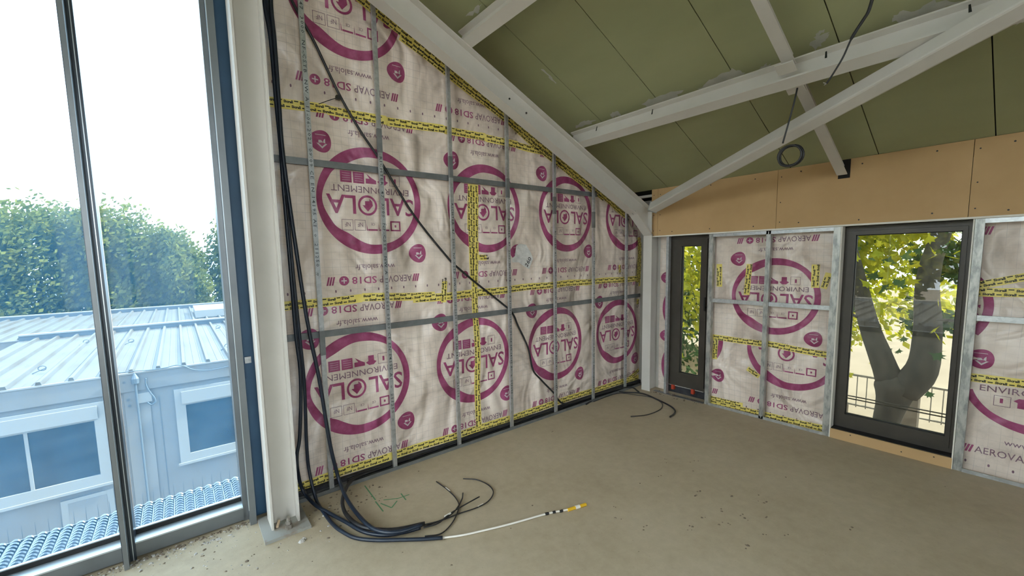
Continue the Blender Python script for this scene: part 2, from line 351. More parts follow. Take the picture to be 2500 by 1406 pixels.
# one printed motif in upright layout (centre of the big ring at 0,0)
def ell(rx, ry, tilt=0., p=2.0):
    c, s_ = math.cos(tilt), math.sin(tilt)
    def f(t):
        x = rx*math.copysign(abs(math.cos(t))**(2/p), math.cos(t)); y = ry*math.copysign(abs(math.sin(t))**(2/p), math.sin(t))
        return (x*c-y*s_, x*s_+y*c)
    return f
def house(fl, c, s):
    x, y = c
    fl.poly([(x-s, y+.05*s), (x, y+s), (x+s, y+.05*s), (x+.62*s, y+.05*s), (x, y+.62*s), (x-.62*s, y+.05*s)])
    fl.poly([(x-.62*s, y+.0*s), (x-.62*s, y-.95*s), (x-.34*s, y-.62*s), (x-.2*s, y-.15*s)])
    fl.poly([(x-.2*s, y-.15*s), (x+.1*s, y-.55*s), (x+.62*s, y-.55*s), (x+.62*s, y+0*s)])
def motif(parts, blobs=True):
    A, Lt, G = Flat(), Flat(), Flat()
    if 'ring' in parts:
        th_ = [(0, .038), (30, .06), (55, .092), (90, .070), (135, .056), (180, .050), (225, .046), (270, .070), (300, .082), (330, .052), (360, .038)]
        def thick(t):
            q = math.degrees(t) % 360
            for (a0, v0), (a1, v1) in zip(th_[:-1], th_[1:]):
                if a0 <= q <= a1: k = (q-a0)/(a1-a0); k = k*k*(3-2*k); return v0+(v1-v0)*k
        fo_ = ell(.398, .389); A.ring((0, 0), fo_, lambda t: tuple(c_*(1-thick(t)/.394) for c_ in fo_(t)), 120)
        A.text('SAL', -.333, -.035, .272, .132, .012); A.text('LA', .125, -.035, .208, .132, .012)
        A.ring((.035, .03), ell(.074, .074), ell(.058, .058), 36)
        A.poly([(-.005, .03), (.035, .075), (.075, .03), (.055, .03), (.055, .0), (.02, -.002), (.02, -.02), (.0, .0)])
        G.text('ENVIRONNEMENT', -.297, -.105, .594, .046, 0)
        xs = [-.225+.093*i for i in range(5)]
        for i, x in enumerate(xs):               # pictograms under the name: two solid, then line drawings
            if i >= 3: A.rect(x, -.205, x+.082, -.125)
            elif i == 2: A.poly([(x, -.13), (x+.08, -.13), (x+.08, -.165), (x+.05, -.165), (x+.075, -.2), (x+.03, -.17), (x, -.155)])
            elif i == 1: A.poly([(x+.02, -.2), (x+.065, -.2), (x+.065, -.16), (x+.085, -.15), (x+.06, -.128), (x+.025, -.128), (x, -.15), (x+.02, -.16)])
            else: G.frame(x, -.205, x+.082, -.125, .003); A.rect(x+.03, -.18, x+.045, -.145)
            if i >= 3:
                for q in range(4): Lt.rect(x+.012, -.19+.016*q, x+.07, -.188+.016*q)
        ys0, ys1 = .138, .215
        for i, x in enumerate([-.22+.093*i for i in range(5)]):
            if i == 0: A.frame(x, ys0, x+.082, ys1, .011); A.rect(x+.034, ys0+.03, x+.048, ys0+.048)
            elif i < 3: A.poly([(x, ys1), (x, ys1-.012), (x+.075, ys1-.012), (x+.075, ys1)]); A.poly([(x+.078, ys1), (x+.085, ys0+.02), (x+.085, ys1)]); G.text('CE', x+.02, ys0+.02, .03, .018)
            else: G.frame(x, ys0, x+.082, ys1, .003); G.text('NF', x+.02, ys0+.02, .04, .03)
    def drop(cx, cy):
        fo = lambda t: (.074*math.cos(t)*(1+.08*math.cos(t)), .074*math.sin(t)*(1-.13*math.cos(t)))
        A.disc((cx, cy), fo); house(Lt, (cx-.006, cy+.012), .036); Lt.rect(cx-.034, cy-.045, cx+.036, cy-.041)
    if 'ring' in parts and blobs: drop(.345, -.385); drop(-.358, .388)
    def line(yc, yurl):
        for k in range(3): A.rect(-.363+.018*k, yc-.03, -.351+.018*k, yc+.03, .016); A.rect(.303+.018*k, yc-.03, .315+.018*k, yc+.03, .016)
        G.text('AEROVAP', -.295, yc-.025, .272, .052, 0); A.text('SD18', 0, yc-.025, .184, .052, .012)
        A.disc((.242, yc), ell(.035, .034), 24); Lt.rect(.222, yc-.004, .262, yc+.004); Lt.rect(.238, yc-.02, .246, yc+.02)
        G.text('www.salola.fr', -.155, yurl-.018, .31, .042, 0)
    if 'top' in parts: line(.58, .482)
    if 'bot' in parts: line(-.575, -.477)
    return A, Lt, G

def print_on(sheet_obj, surf, centres, sgn, keep, sc=1.0, rot=True, parts=('ring', 'top', 'bot')):
    """centres: ring centres on the wall; sgn: +1 when image right is +u"""
    mA, mL, mG = MB(), MB(), MB(); A, Lt, G = motif(parts)
    for (cu_, cv) in centres:
        k = -1 if rot else 1
        for fl, mb, off in ((A, mA, .0022), (Lt, mL, .0032), (G, mG, .0026)):
            s_ = surf(off); fl.lay(mb, lambda a, b: s_(cu_+sgn*k*a*sc, cv+k*b*sc), keep)
    for mb, mat, nm in ((mA, 'print', 'bold_print'), (mG, 'print_grey', 'fine_print'), (mL, 'print_light', 'pale_print')):
        if mb.f: mb.build(nm, mat, sheet_obj)
def edge_dots(sheet_obj, surf, u0, u1, vs, step=.105):
    mb = MB(); s_ = surf(.0025); fl = Flat()
    n = int(abs(u1-u0)/step)
    for v in vs:
        for i in range(n): fl.disc((u0+(u1-u0)*i/n, v), ell(.006, .011), 8)
    fl.lay(mb, lambda a, b: s_(a, b)); mb.build('edge_mark', 'print_grey', sheet_obj)
def tape(parent, surf, pts, width, seed=0, words=True, lift=.004, sgn=1):
    """adhesive tape along a polyline on a wall, with its black lettering"""
    r_ = random.Random(seed); mb, ink = MB(), MB(); s0, s1 = surf(lift), surf(lift+.0016)
    for (a, b) in zip(pts[:-1], pts[1:]):
        du, dv = b[0]-a[0], b[1]-a[1]; ln = math.hypot(du, dv); du /= ln; dv /= ln; nx, ny = -dv*sgn, du*sgn
        n = max(1, int(ln/.06)); base = len(mb.v)
        for i in range(n+1):
            t = ln*i/n; wob = .004*math.sin(t*9+seed)
            for s_ in (-1, 1): mb.v.append(s0(a[0]+du*t+nx*(s_*width/2+wob), a[1]+dv*t+ny*(s_*width/2+wob)))
        for i in range(n): mb.f.append((base+2*i, base+2*i+2, base+2*i+3, base+2*i+1))
        if words:
            fl = Flat(); t = .01
            while t < ln-.06:
                fl.text('Sicrall', t, .06*width, .056, .019, .05, 1.0, 1); fl.rect(t+.064, .26*width, t+.09, .26*width+.007)
                fl.text('Sicrall', t+.045, -.40*width, .056, .019, .05, 1.0, 1); fl.rect(t+.012, -.34*width, t+.036, -.34*width+.007)
                t += .098
            fl.lay(ink, lambda p, q: s1(a[0]+du*p+nx*q, a[1]+dv*p+ny*q))
    o = mb.build('adhesive_tape', 'tape', parent)
    if ink.f: ink.build('tape_lettering', 'ink', o)
    return o

# ================================================================== the setting
# floor slab
fl_mb = MB().box((-6.4, -8.2, -.25), (.35, .35, 0))
floor = tag(fl_mb.build('floor', 'concrete'), 'bare dusty grey concrete slab floor', kind='structure')
# back wall: core, three membrane strips
wall_back = tag(MB().prism([(-3.95, 0), (.35, 0), (.35, CZ-K*.35+.3), (-3.95, CZ+K*3.95+.3)], (0, .35, 0), (1, 0, 0), (0, 0, 1), (0, -1, 0), .24).build('wall_back', 'wallcore'),
                'sloping gable wall lined with printed vapour membrane', kind='structure')
zlim = lambda u: CZ-K*u-.01
keepA = lambda lo, hi: (lambda p: lo < p[2] < hi and p[2] < zlim(p[0])-.01 and -3.95 < p[0] < .19)
U0, U1 = -3.96, .2
sh = [sheet(surfA(0), U0, U1, .0, 1.365, zlim).build('membrane_sheet', 'membrane', wall_back, True),
      sheet(surfA(.0012), U0, U1, 1.33, 2.72, zlim).build('membrane_sheet', 'membrane', wall_back, True),
      sheet(surfA(.0024), U0, U1, 2.69, 4.3, zlim).build('membrane_sheet', 'membrane', wall_back, True)]
print_on(sh[0], surfA, [(-3.44+1.05*k, .725) for k in range(-1, 4)], 1, keepA(.03, 1.37))
print_on(sh[1], lambda o: surfA(o+.0012), [(-3.28+1.05*k, 2.085) for k in range(-1, 4)], 1, keepA(1.36, 2.71))
print_on(sh[2], lambda o: surfA(o+.0024), [(-3.395+1.05*k, 3.455) for k in range(-1, 3)], 1, keepA(2.72, 4.2))
edge_dots(sh[0], surfA, -3.9, .1, [.075]); edge_dots(sh[1], lambda o: surfA(o+.0012), -3.9, .1, [1.432]); edge_dots(sh[2], lambda o: surfA(o+.0024), -3.9, -.9, [2.80])
tape(wall_back, surfA, [(-3.95, 1.35), (-3.4, 1.372), (-2.78, 1.345)], .062, 1)
tape(wall_back, surfA, [(-2.98, 1.328), (-2.40, 1.335), (-1.74, 1.352), (-1.15, 1.36), (.15, 1.349)], .066, 2, lift=.006)
tape(wall_back, surfA, [(-2.70, 1.28), (-2.69, 1.46)], .05, 3, lift=.008)
tape(wall_back, surfA, [(-3.95, 2.675), (-3.57, 2.692), (-3.14, 2.688), (-2.64, 2.71), (-2.22, 2.708), (-1.84, 2.695), (-1.5, 2.68)], .064, 4, lift=.006)
tape(wall_back, surfA, [(-3.95, .075), (-3.2, .085), (-1.97, .075), (-1.36, .088), (.15, .078)], .064, 5)
bx('base_insulation', 'insul', (-3.96, .05, .0), (.15, .084, .046), wall_back)
tape(wall_back, surfA, [(-2.345, 2.29), (-2.36, 1.80), (-2.372, 1.38)], .062, 7, lift=.007)
tape(wall_back, surfA, [(-2.40, 2.29), (-2.41, 1.9), (-2.39, 1.45)], .05, 8, lift=.0055)
tape(wall_back, surfA, [(-2.378, 1.40), (-2.374, .7), (-2.376, .09)], .062, 9, lift=.008)
tape(wall_back, surfA, [(-2.33, 1.655), (-2.24, 1.655)], .05, 10, lift=.009)
rz = lambda u, o: 2.056-K*u+o
tape(wall_back, surfA, [(-3.9, rz(-3.9, .0)), (-2.9, rz(-2.9, -.004)), (-1.9, rz(-1.9, .0)), (-.9, rz(-.9, .0)), (-.12, rz(-.12, -.01))], .062, 11, lift=.008)
tape(wall_back, surfA, [(-3.0, rz(-3.0, -.04)), (-2.2, rz(-2.2, -.03)), (-1.5, rz(-1.5, -.045)), (-.6, rz(-.6, -.035))], .05, 12, lift=.0065)
tape(wall_back, surfA, [(.12, 1.86), (.118, 1.3)], .062, 13, lift=.008)
tape(wall_back, surfA, [(.155, 1.8), (.16, 1.25)], .05, 14, lift=.006)
tape(wall_back, surfA, [(.125, 1.09), (.12, 1.02)], .045, 15, lift=.006)
tape(wall_back, surfA, [(-.28, 1.53), (-.27, 1.44)], .04, 16, lift=.009)
tape(wall_back, surfA, [(-.05, .10), (.15, .17)], .05, 17, lift=.008)
fp = Flat().poly([(-1.881, 1.757), (-1.845, 1.775), (-1.761, 1.769), (-1.70, 1.69), (-1.672, 1.628), (-1.723, 1.529), (-1.79, 1.56), (-1.854, 1.60), (-1.93, 1.60), (-1.945, 1.633), (-1.90, 1.66)])
foil = fp.lay(MB(), surfA(.010)).build('foil_patch', 'foil', wall_back); foil['label'] = 'crumpled silver foil patch marked 260'
tx = Flat().text('260', -.05, -.02, .10, .042, .01)
ca, sa = math.cos(math.radians(58)), math.sin(math.radians(58))
tx.lay(MB(), lambda a, b: surfA(.0115)(-1.735+a*ca-b*sa, 1.60+a*sa+b*ca)).build('patch_number', 'ink', foil)

# right wall: core with two window openings, membranes, plasterboard band
G = MB(); X0, X1 = .17, .38
for y0, y1, z0, z1 in ((.35, -.335, -.1, 1.8455), (-.775, -1.94, -.1, 1.8455), (-2.685, -8.2, -.1, 1.8455), (-.335, -.775, -.1, .085), (-1.94, -2.685, -.1, .08), (.35, -8.2, 1.8455, 2.3)):
    G.box((X0, y1, z0), (X1, y0, z1))
wall_right = tag(G.build('wall_right', 'wallcore'), 'right wall with two dark windows under a beige plasterboard band', kind='structure')
keepB = lambda y0, y1, lo, hi: (lambda p: lo < p[2] < hi and y1 < p[1] < y0)
mU = sheet(surfB(.0012), -.86, -1.935, .70, 1.86).build('membrane_sheet', 'membrane', wall_right, True)
mD = sheet(surfB(0), -.86, -1.935, .0, .74).build('membrane_sheet', 'membrane', wall_right, True)
print_on(mU, lambda o: surfB(o+.0012), [(-1.435-1.0*k, 1.215) for k in (-1, 0, 1)], -1, keepB(-.87, -1.93, .74, 1.85), .955)
print_on(mD, surfB, [(-1.60, .70), (-.60, .70)], -1, keepB(-.87, -1.93, .02, .73), .955)
edge_dots(mD, surfB, -.9, -1.9, [.055])
rU = sheet(surfB(.0012), -2.70, -4.2, .69, 1.86).build('membrane_sheet', 'membrane', wall_right, True)
rD = sheet(surfB(0), -2.70, -4.2, .0, .72).build('membrane_sheet', 'membrane', wall_right, True)
print_on(rU, lambda o: surfB(o+.0012), [(-2.435-1.0*k, 1.215) for k in (0, 1)], -1, keepB(-2.705, -4.15, .72, 1.85), .955)
print_on(rD, surfB, [(-3.07, .715), (-4.07, .715)], -1, keepB(-2.705, -4.15, .02, .69), .955, rot=False)
edge_dots(rD, surfB, -2.75, -4.1, [.065])
cs = sheet(surfB(0, .15), -.2, -.34, .0, 1.86).build('membrane_sheet', 'membrane', wall_right, True)
print_on(cs, lambda o: surfB(o, .15), [(-.62, 1.0), (-.62, .3)], -1, keepB(-.2, -.34, .05, 1.85), .955, parts=('ring',))
T = lambda pts, w, s, **k: tape(wall_right, surfB, pts, w, s, sgn=-1, **k)
T([(-.87, .735), (-1.39, .742), (-1.93, .716)], .058, 20)
T([(-.87, .012), (-1.40, .02), (-1.93, .035)], .062, 21); T([(-.87, .06), (-1.2, .062)], .05, 22, lift=.006)
T([(-.925, 1.29), (-.92, 1.53)], .055, 23); T([(-1.195, 1.22), (-1.215, 1.53)], .055, 24)
T([(-1.765, 1.315), (-1.765, 1.525)], .062, 25); T([(-1.83, 1.31), (-1.865, 1.45)], .05, 26, lift=.006)
T([(-.905, .5), (-.90, .71)], .05, 27); T([(-1.23, .462), (-1.345, .402)], .045, 28)
T([(-2.70, 1.37), (-3.4, 1.58)], .055, 29); T([(-2.70, 1.33), (-3.6, 1.33)], .062, 30, lift=.006); T([(-2.70, .70), (-3.6, .705)], .062, 31)
# band of plasterboards above the openings
seams = [-.166, -.247, -1.459, -2.659, -3.86, -5.06, -6.26, -7.46, -8.2]
for a, b in zip(seams[:-1], seams[1:]):
    bm_ = MB().box((0, b+.0015, 1.862), (.0125, a-.0015, 2.398)); pb = bm_.build('plasterboard', 'beige', wall_right)
    if b > -4:
        sc_ = MB()
        for k in range(3 if a-b > .5 else 0):
            for z in (1.90, 2.35):
                y = a-.18-.42*k; sc_.prism([(.006*math.cos(q*1.05), .006*math.sin(q*1.05)) for q in range(6)], (-.0012, y, z+.006*math.sin(7*y)), (0, 1, 0), (0, 0, 1), (1, 0, 0), .004)
        for z in (1.92, 2.1, 2.33):
            sc_.prism([(.005*math.cos(q*1.05), .005*math.sin(q*1.05)) for q in range(6)], (-.0012, a-.03, z), (0, 1, 0), (0, 0, 1), (1, 0, 0), .004)
        sc_.build('screw_heads', 'ink', pb)
bx('joist_notch', 'black', (-.001, -1.985, 2.245), (.004, -1.905, 2.397), wall_right)  # black patch paints the dark of the open notch onto the board
# ledger behind the band, seen past its open end
bx('steel_ledger', 'steel', (.04, -.9, 2.325), (.09, .08, 2.352), wall_right)
trim = tag(MB().box((-.012, -8.2, 1.848), (.03, -.17, 1.862)).build('trim_1', 'paper_edge'), 'thin white metal strip under the plasterboard band', kind='structure')

# ceiling of green boards
ceil = tag(MB().prism([(.35, CZ-K*.35+.018), (-4.6, CZ+K*4.6+.018), (-6.4, ceil_z(-6.4)+.018), (-6.4, ceil_z(-6.4)+.30), (-4.6, CZ+K*4.6+.30), (.35, CZ-K*.35+.30)], (0, .35, 0), (1, 0, 0), (0, 0, 1), (0, -1, 0), 8.55).build('ceiling', 'joint'), 'sloping ceiling of green boards', kind='structure')
ys = [.24]+[-.36-.598*k for k in range(14)]
for a, b in zip(ys[:-1], ys[1:]):
    n0, n1 = CZ*math.cos(TH), CZ*math.cos(TH)+.0125
    xe = .01
    MB().add([sl((x-n*math.sin(TH))/math.cos(TH), y, n) for n in (n0, n1) for x in (xe, -4.598) for y in (a-.003, b+.003)],
             [(0, 1, 3, 2), (4, 6, 7, 5), (0, 4, 5, 1), (2, 3, 7, 6), (0, 2, 6, 4), (1, 5, 7, 3)]).build('ceiling_panel', 'green', ceil)
    x0, x1 = -4.602, -6.4
    MB().add([(x, y, ceil_z(x)+q) for q in (0, .0125) for x in (x0, x1) for y in (a-.003, b+.003)],
             [(0, 1, 3, 2), (4, 6, 7, 5), (0, 4, 5, 1), (2, 3, 7, 6), (0, 2, 6, 4), (1, 5, 7, 3)]).build('ceiling_panel', 'green', ceil)
NC = CZ*math.cos(TH)
def smear(px, seed, par=ceil):
    """a patch of filler on the boards, given by its outline"""
    r_ = random.Random(seed); P = [onN(x, y, NC) for x, y in px]; mb = MB(); pts = []
    for i, p in enumerate(P):
        q = P[(i+1) % len(P)]
        for k in range(5):
            t = k/5; e = p.lerp(q, t); pts.append(e+DS*r_.uniform(-.012, .012)+Vector((0, r_.uniform(-.012, .012), 0)))
    c = sum(pts, Vector())/len(pts)
    mb.add([c-NS*.002]+[p-NS*.0015 for p in pts], [(0, i+1, (i+1) % len(pts)+1) for i in range(len(pts))]); return mb.build('plaster_smear', 'plaster', par)
Zc = lambda x, y: (1700+x/3.125, y/3.125)
Zb = lambda x, y: (1000+x/3.514, y/3.514)
smear([Zc(20, 680), Zc(110, 600), Zc(280, 525), Zc(370, 560), Zc(330, 610), Zc(120, 690)], 1)
smear([Zc(480, 525), Zc(530, 480), Zc(560, 495), Zc(540, 540)], 2)
smear([Zc(870, 330), Zc(940, 260), Zc(1000, 245), Zc(1000, 300), Zc(900, 380)], 3)
smear([Zc(920, 260), Zc(960, 230), Zc(970, 240), Zc(930, 270)], 31)
smear([Zc(1480, 150), Zc(1540, 90), Zc(1650, 90), Zc(1800, 0), Zc(2040, 0), Zc(1700, 140), Zc(1560, 190)], 4)
smear([Zb(1990, 890), Zb(2100, 830), Zb(2340, 770), Zb(2290, 840), Zb(2140, 885), Zb(2060, 930)], 5)
smear([Zb(1720, 975), Zb(1790, 950), Zb(1810, 985), Zb(1740, 1010)], 6)
smear([Zb(1420, 1080), Zb(1500, 1040), Zb(1590, 1025), Zb(1560, 1060), Zb(1430, 1100)], 7)
smear([Zb(490, 140), Zb(560, 70), Zb(620, 40), Zb(600, 100)], 8)
smear([Zb(1135, 598), Zb(1150, 596), Zb(1265, 715), Zb(1250, 712)], 9)
smear([Zc(2400, 190), Zc(2500, 130), Zc(2500, 165)], 10)

# glazed facade (window_1)
win1 = tag(empty('window_1', (-5.2, .06, 0)), 'tall glazed curtain wall with slim grey mullions', kind='structure')
def mullion(xc):
    o = MB().box((xc-.036, .0, 0), (xc+.022, .105, 3.72)).build('mullion', 'mullion_shaded', win1)
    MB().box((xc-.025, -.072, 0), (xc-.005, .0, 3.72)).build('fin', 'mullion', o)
    MB().box((xc+.008, -.002, .0), (xc+.0115, .0, 3.72)).build('bright_edge', 'mullion_light', o)  # pale strips paint highlights along the mullion edges
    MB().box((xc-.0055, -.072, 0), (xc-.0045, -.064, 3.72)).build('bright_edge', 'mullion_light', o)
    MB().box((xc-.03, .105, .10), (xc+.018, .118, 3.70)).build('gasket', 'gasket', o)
    MB().box((xc-.03, .137, .08), (xc+.018, .16, 3.72)).build('cap', 'mullion', o)
for xc in (-4.8075, -5.41, -6.01): mullion(xc)
jb = MB().box((-4.262, .02, 0), (-4.236, .15, 3.72)).box((-4.236, -.065, 0), (-4.20, .15, 3.72)).build('jamb', 'mullion', win1)
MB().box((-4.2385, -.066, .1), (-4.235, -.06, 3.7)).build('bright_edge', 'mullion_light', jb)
for a, b in ((-4.7855, -4.2625), (-5.388, -4.8435), (-5.988, -5.446)):
    r_ = MB().box((a, .01, .012), (b, .16, .092)).build('sill_rail', 'mullion', win1)
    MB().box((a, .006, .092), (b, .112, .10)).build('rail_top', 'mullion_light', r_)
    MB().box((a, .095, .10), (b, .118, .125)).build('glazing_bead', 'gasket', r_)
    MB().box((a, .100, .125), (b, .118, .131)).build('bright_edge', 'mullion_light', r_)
    MB().box((a, .12, .105), (b, .132, 3.70)).build('glass_pane', 'glass', win1)
MB().prism([(-6.4, 3.70), (-3.95, 3.70), (-3.95, ceil_z(-3.95)), (-4.6, ceil_z(-4.6)), (-6.4, ceil_z(-6.4))], (0, .16, 0), (1, 0, 0), (0, 0, 1), (0, -1, 0), .10).build('head_panel', 'mullion', win1)
cp = MB().box((-4.20, .03, 0), (-3.95, .06, 4.2)).build('closing_sheet', 'bluepanel', win1)
MB().box((-4.185, .015, 1.02), (-4.15, .03, 1.06)).build('clip', 'galv', cp)

# windows in the right wall
def window(n, y0, y1, z0, z1, gy0, gy1, gz0, gz1, label):
    e = tag(empty('window_%d' % n, (.13, (y0+y1)/2, z0)), label, kind='structure'); x0, x1 = .10, .17; b = .038
    F = MB()
    F.box((x0, y1, z0), (x1, y0, z0+b)).box((x0, y1, z1-b), (x1, y0, z1)).box((x0, y1, z0+b), (x1, y1+b, z1-b)).box((x0, y0-b, z0+b), (x1, y0, z1-b))
    F.build('frame', 'frame', e)
    S = MB(); a0, a1, c0, c1 = y0-b-.002, y1+b+.002, z0+b+.002, z1-b-.002; s0, s1 = .085, .155
    S.box((s0, a1, c0), (s1, a0, gz0)).box((s0, a1, gz1), (s1, a0, c1)).box((s0, a1, gz0), (s1, min(gy1, a1+.2), gz1)).box((s0, gy0, gz0), (s1, a0, gz1))
    sash = S.build('sash', 'frame', e)
    t = .006
    MB().box((.105, gy1, gz0), (.125, gy0, gz0+t)).box((.105, gy1, gz1-t), (.125, gy0, gz1)).box((.105, gy1, gz0), (.125, gy1+t, gz1)).box((.105, gy0-t, gz0), (.125, gy0, gz1)).build('gasket', 'gasket', sash)
    MB().box((.128, gy1, gz0), (.138, gy0, gz1)).build('glass_pane', 'glass2', e)
    return e, sash
w2, s2 = window(2, -.335, -.83, .10, 1.845, -.495, -.722, .265, 1.732, 'tall narrow bronze window beside the corner column')
MB().box((.045, -.80, 1.05), (.085, -.785, 1.065)).box((.045, -.80, 1.02), (.06, -.785, 1.17)).build('handle', 'gasket', s2)
for y in (-.42, -.66): MB().box((.09, y-.015, .045), (.13, y+.015, .10)).build('red_shim', 'red', w2)
bx('sill_foam', 'rubble', (.12, -.775, .085), (.17, -.335, .10), w2)
bx('threshold_void', 'insul', (.135, -.83, .0), (.17, -.335, .085), w2)
w3, s3 = window(3, -1.94, -2.70, .085, 1.845, -2.03, -2.635, .212, 1.772, 'large dark bronze window facing a forked tree')
sb_ = bx('sill_board', 'beige', (-.0005, -2.69, .0), (.012, -1.955, .083), w3)
MB().box((-.0015, -2.10, .06), (.0, -2.092, .068)).box((-.0015, -2.42, .03), (.0, -2.412, .038)).box((-.0015, -2.6, .055), (.0, -2.592, .063)).build('screw_heads', 'ink', sb_)
bx('reveal_lining', 'paper_edge', (.0, -1.957, .0), (.085, -1.948, 1.846), w3); bx('reveal_lining', 'paper_edge', (.0, -2.694, .0), (.085, -2.686, 1.846), w3)
bx('sill_gap', 'gasket', (.012, -2.686, .083), (.10, -1.957, .088), w3)
for z in (.30, .325): MB().tube([(.30, -2.9, z), (.30, -1.8, z)], .006, 6).build('guard_bar', 'fence', w3)

# unseen glazing behind the camera, mirrored in the windows and sized for room light
win4 = tag(empty('window_4', (-6.35, -4, 0)), 'glazed end wall behind the viewpoint', kind='structure')
for y in (-.05, -1.15, -2.25, -3.35): bx('mullion', 'mullion', (-6.40, y-.03, 0), (-6.26, y+.03, 3.6), win4)
for z in (0., 2.45): bx('transom', 'mullion', (-6.40, -3.35, z), (-6.28, 0, z+.09), win4)

wys = [-.05, -1.15, -2.25, -3.35, -4.45, -5.55, -6.65, -7.75]
for a, b in list(zip(wys[:-1], wys[1:]))[:3]: bx('glass_pane', 'glass4', (-6.335, b+.03, .09), (-6.325, a-.03, 3.6), win4)
added_wall_left = tag(MB().box((-6.42, -8.4, 0), (-6.26, -3.38, 3.75)).build('added_wall_left', 'rear'), 'added dark wall behind the viewpoint on the left', kind='structure')  # unseen wall added to cut the light from the left side
added_wall_front = tag(MB().prism([(-4.1, 0), (.38, 0), (.38, ceil_z(.38)+.2), (-4.1, ceil_z(-4.1)+.2)], (0, -8.2, 0), (1, 0, 0), (0, 0, 1), (0, -1, 0), .2).build('added_wall_front', 'rear'), 'added dark wall behind the viewpoint', kind='structure')  # unseen wall added to hold back light from behind
added_win5 = tag(empty('window_5', (-4.3, -8.2, 0)), 'added glazed opening behind the viewpoint', kind='structure')  # unseen opening added and sized to light the back wall
for x in (-6.3, -5.2, -4.14): bx('mullion', 'mullion', (x-.03, -8.27, 0), (x+.03, -8.13, 3.5), added_win5)
for x in (-6.3, -5.2): bx('glass_pane', 'glass4', (x+.03, -8.205, .0), (x+1.03, -8.195, 3.5), added_win5)

# ================================================================== steelwork
def steel(name, label, cat, mb, extra=None, group=None):
    return tag(mb.build(name, 'steel'), label, cat, group)
# left column
ecol = tag(empty('steel_column', (-4.065, -.16, 0)), 'pale grey steel column on a bolted base plate beside the glazing', 'column', 'steel portal columns')
MB().prism([(q, p) for p, q in iprof(.16, .155, .008, .011, -.08)], (-4.065, -.16, .018), (1, 0, 0), (0, 1, 0), (0, 0, 1), 1) if False else None
mb = MB(); mb.box((-4.143, -.24, .018), (-4.131, -.08, 3.72)).box((-3.995, -.24, .018), (-3.983, -.08, 3.66)).box((-4.131, -.1645, .018), (-3.995, -.1555, 3.69)); mb.build('shaft', 'steel', ecol)
bp = MB().box((-4.195, -.335, 0), (-3.94, -.045, .018)).build('base_plate', 'steel_rust', ecol)
for (bx_, by_) in ((-4.055, -.275), (-4.055, -.09)):
    b_ = MB().prism([(.021*math.cos(k*math.pi/3), .021*math.sin(k*math.pi/3)) for k in range(6)], (bx_, by_, .018), (1, 0, 0), (0, 1, 0), (0, 0, 1), .026)
    b_.cyl((bx_, by_, .044), .012, .045, 10).cyl((bx_, by_, .046), .018, .018, 6); b_.build('anchor_bolt', 'bolt', ecol)
# corner column with haunch
ec = tag(empty('steel_column', (.05, -.16, 0)), 'pale steel column in the far corner beside the narrow window', 'column', 'steel portal columns')
mb = MB().box((-.062, -.215, 0), (-.052, -.105, 1.88)).box((.155, -.215, 0), (.165, -.105, 2.2)).box((-.052, -.163, 0), (.155, -.157, 2.05)); mb.build('shaft', 'steel', ec)
P1 = ony(1531.6, 519, -.105); hx, hz = P1.x, P1.z
MB().add([(hx, -.215, hz), (hx, -.105, hz), (-.055, -.105, 1.86), (-.055, -.215, 1.86), (hx+.012, -.215, hz+.014), (hx+.012, -.105, hz+.014), (-.045, -.105, 1.872), (-.045, -.215, 1.872)],
         [(0, 1, 2, 3), (7, 6, 5, 4), (0, 3, 7, 4), (1, 5, 6, 2), (0, 4, 5, 1), (2, 6, 7, 3)]).build('haunch_flange', 'steel', ec)
MB().add([(hx, y, hz+.01) for y in (-.163, -.157)]+[(-.05, y, 1.87) for y in (-.163, -.157)]+[(-.05, y, 2.0) for y in (-.163, -.157)], [(0, 2, 4), (1, 5, 3), (0, 1, 3, 2), (2, 3, 5, 4), (4, 5, 1, 0)]).build('haunch_web', 'steel', ec)
bx('end_plate', 'steel', (-.07, -.215, 1.90), (-.062, -.105, 2.14), ec)
for z in (1.93, 2.0, 2.07): MB().cyl((-.03, -.19, z), .010, .014, 6).build('bolt', 'bolt', ec)
# rafter along the gable
NR0, NR1 = 1.777, 1.965
def slope_beam(d0, d1, y, prof): return MB().beam(sl(d0, y, 0), sl(d1, y, 0), NS, prof)
raf = tag(empty('steel_rafter', sl(-3.2, -.16, NR0)), 'pale grey steel rafter sloping along the membrane gable', 'beam')
dh = (hx-NR0*math.sin(TH))/math.cos(TH)
slope_beam(dh, -5.9, -.16, iprof(NR1-NR0, .11, .008, .011, NR0)).build('i_section', 'steel', raf)
slope_beam(-.71, dh, -.16, [(-.004, NR0), (.004, NR0), (.004, NR1-.011), (.055, NR1-.011), (.055, NR1), (-.055, NR1), (-.055, NR1-.011), (-.004, NR1-.011)]).build('knee_section', 'steel', raf)
for px in ((855/3.514+1000, 848/3.514), (1000/3.514+1000, 970/3.514)):
    p = ony(px[0], px[1], -.166); MB().tube([p, p+Vector((0, -.006, 0))], .008, 8).build('rivet', 'ink', raf)
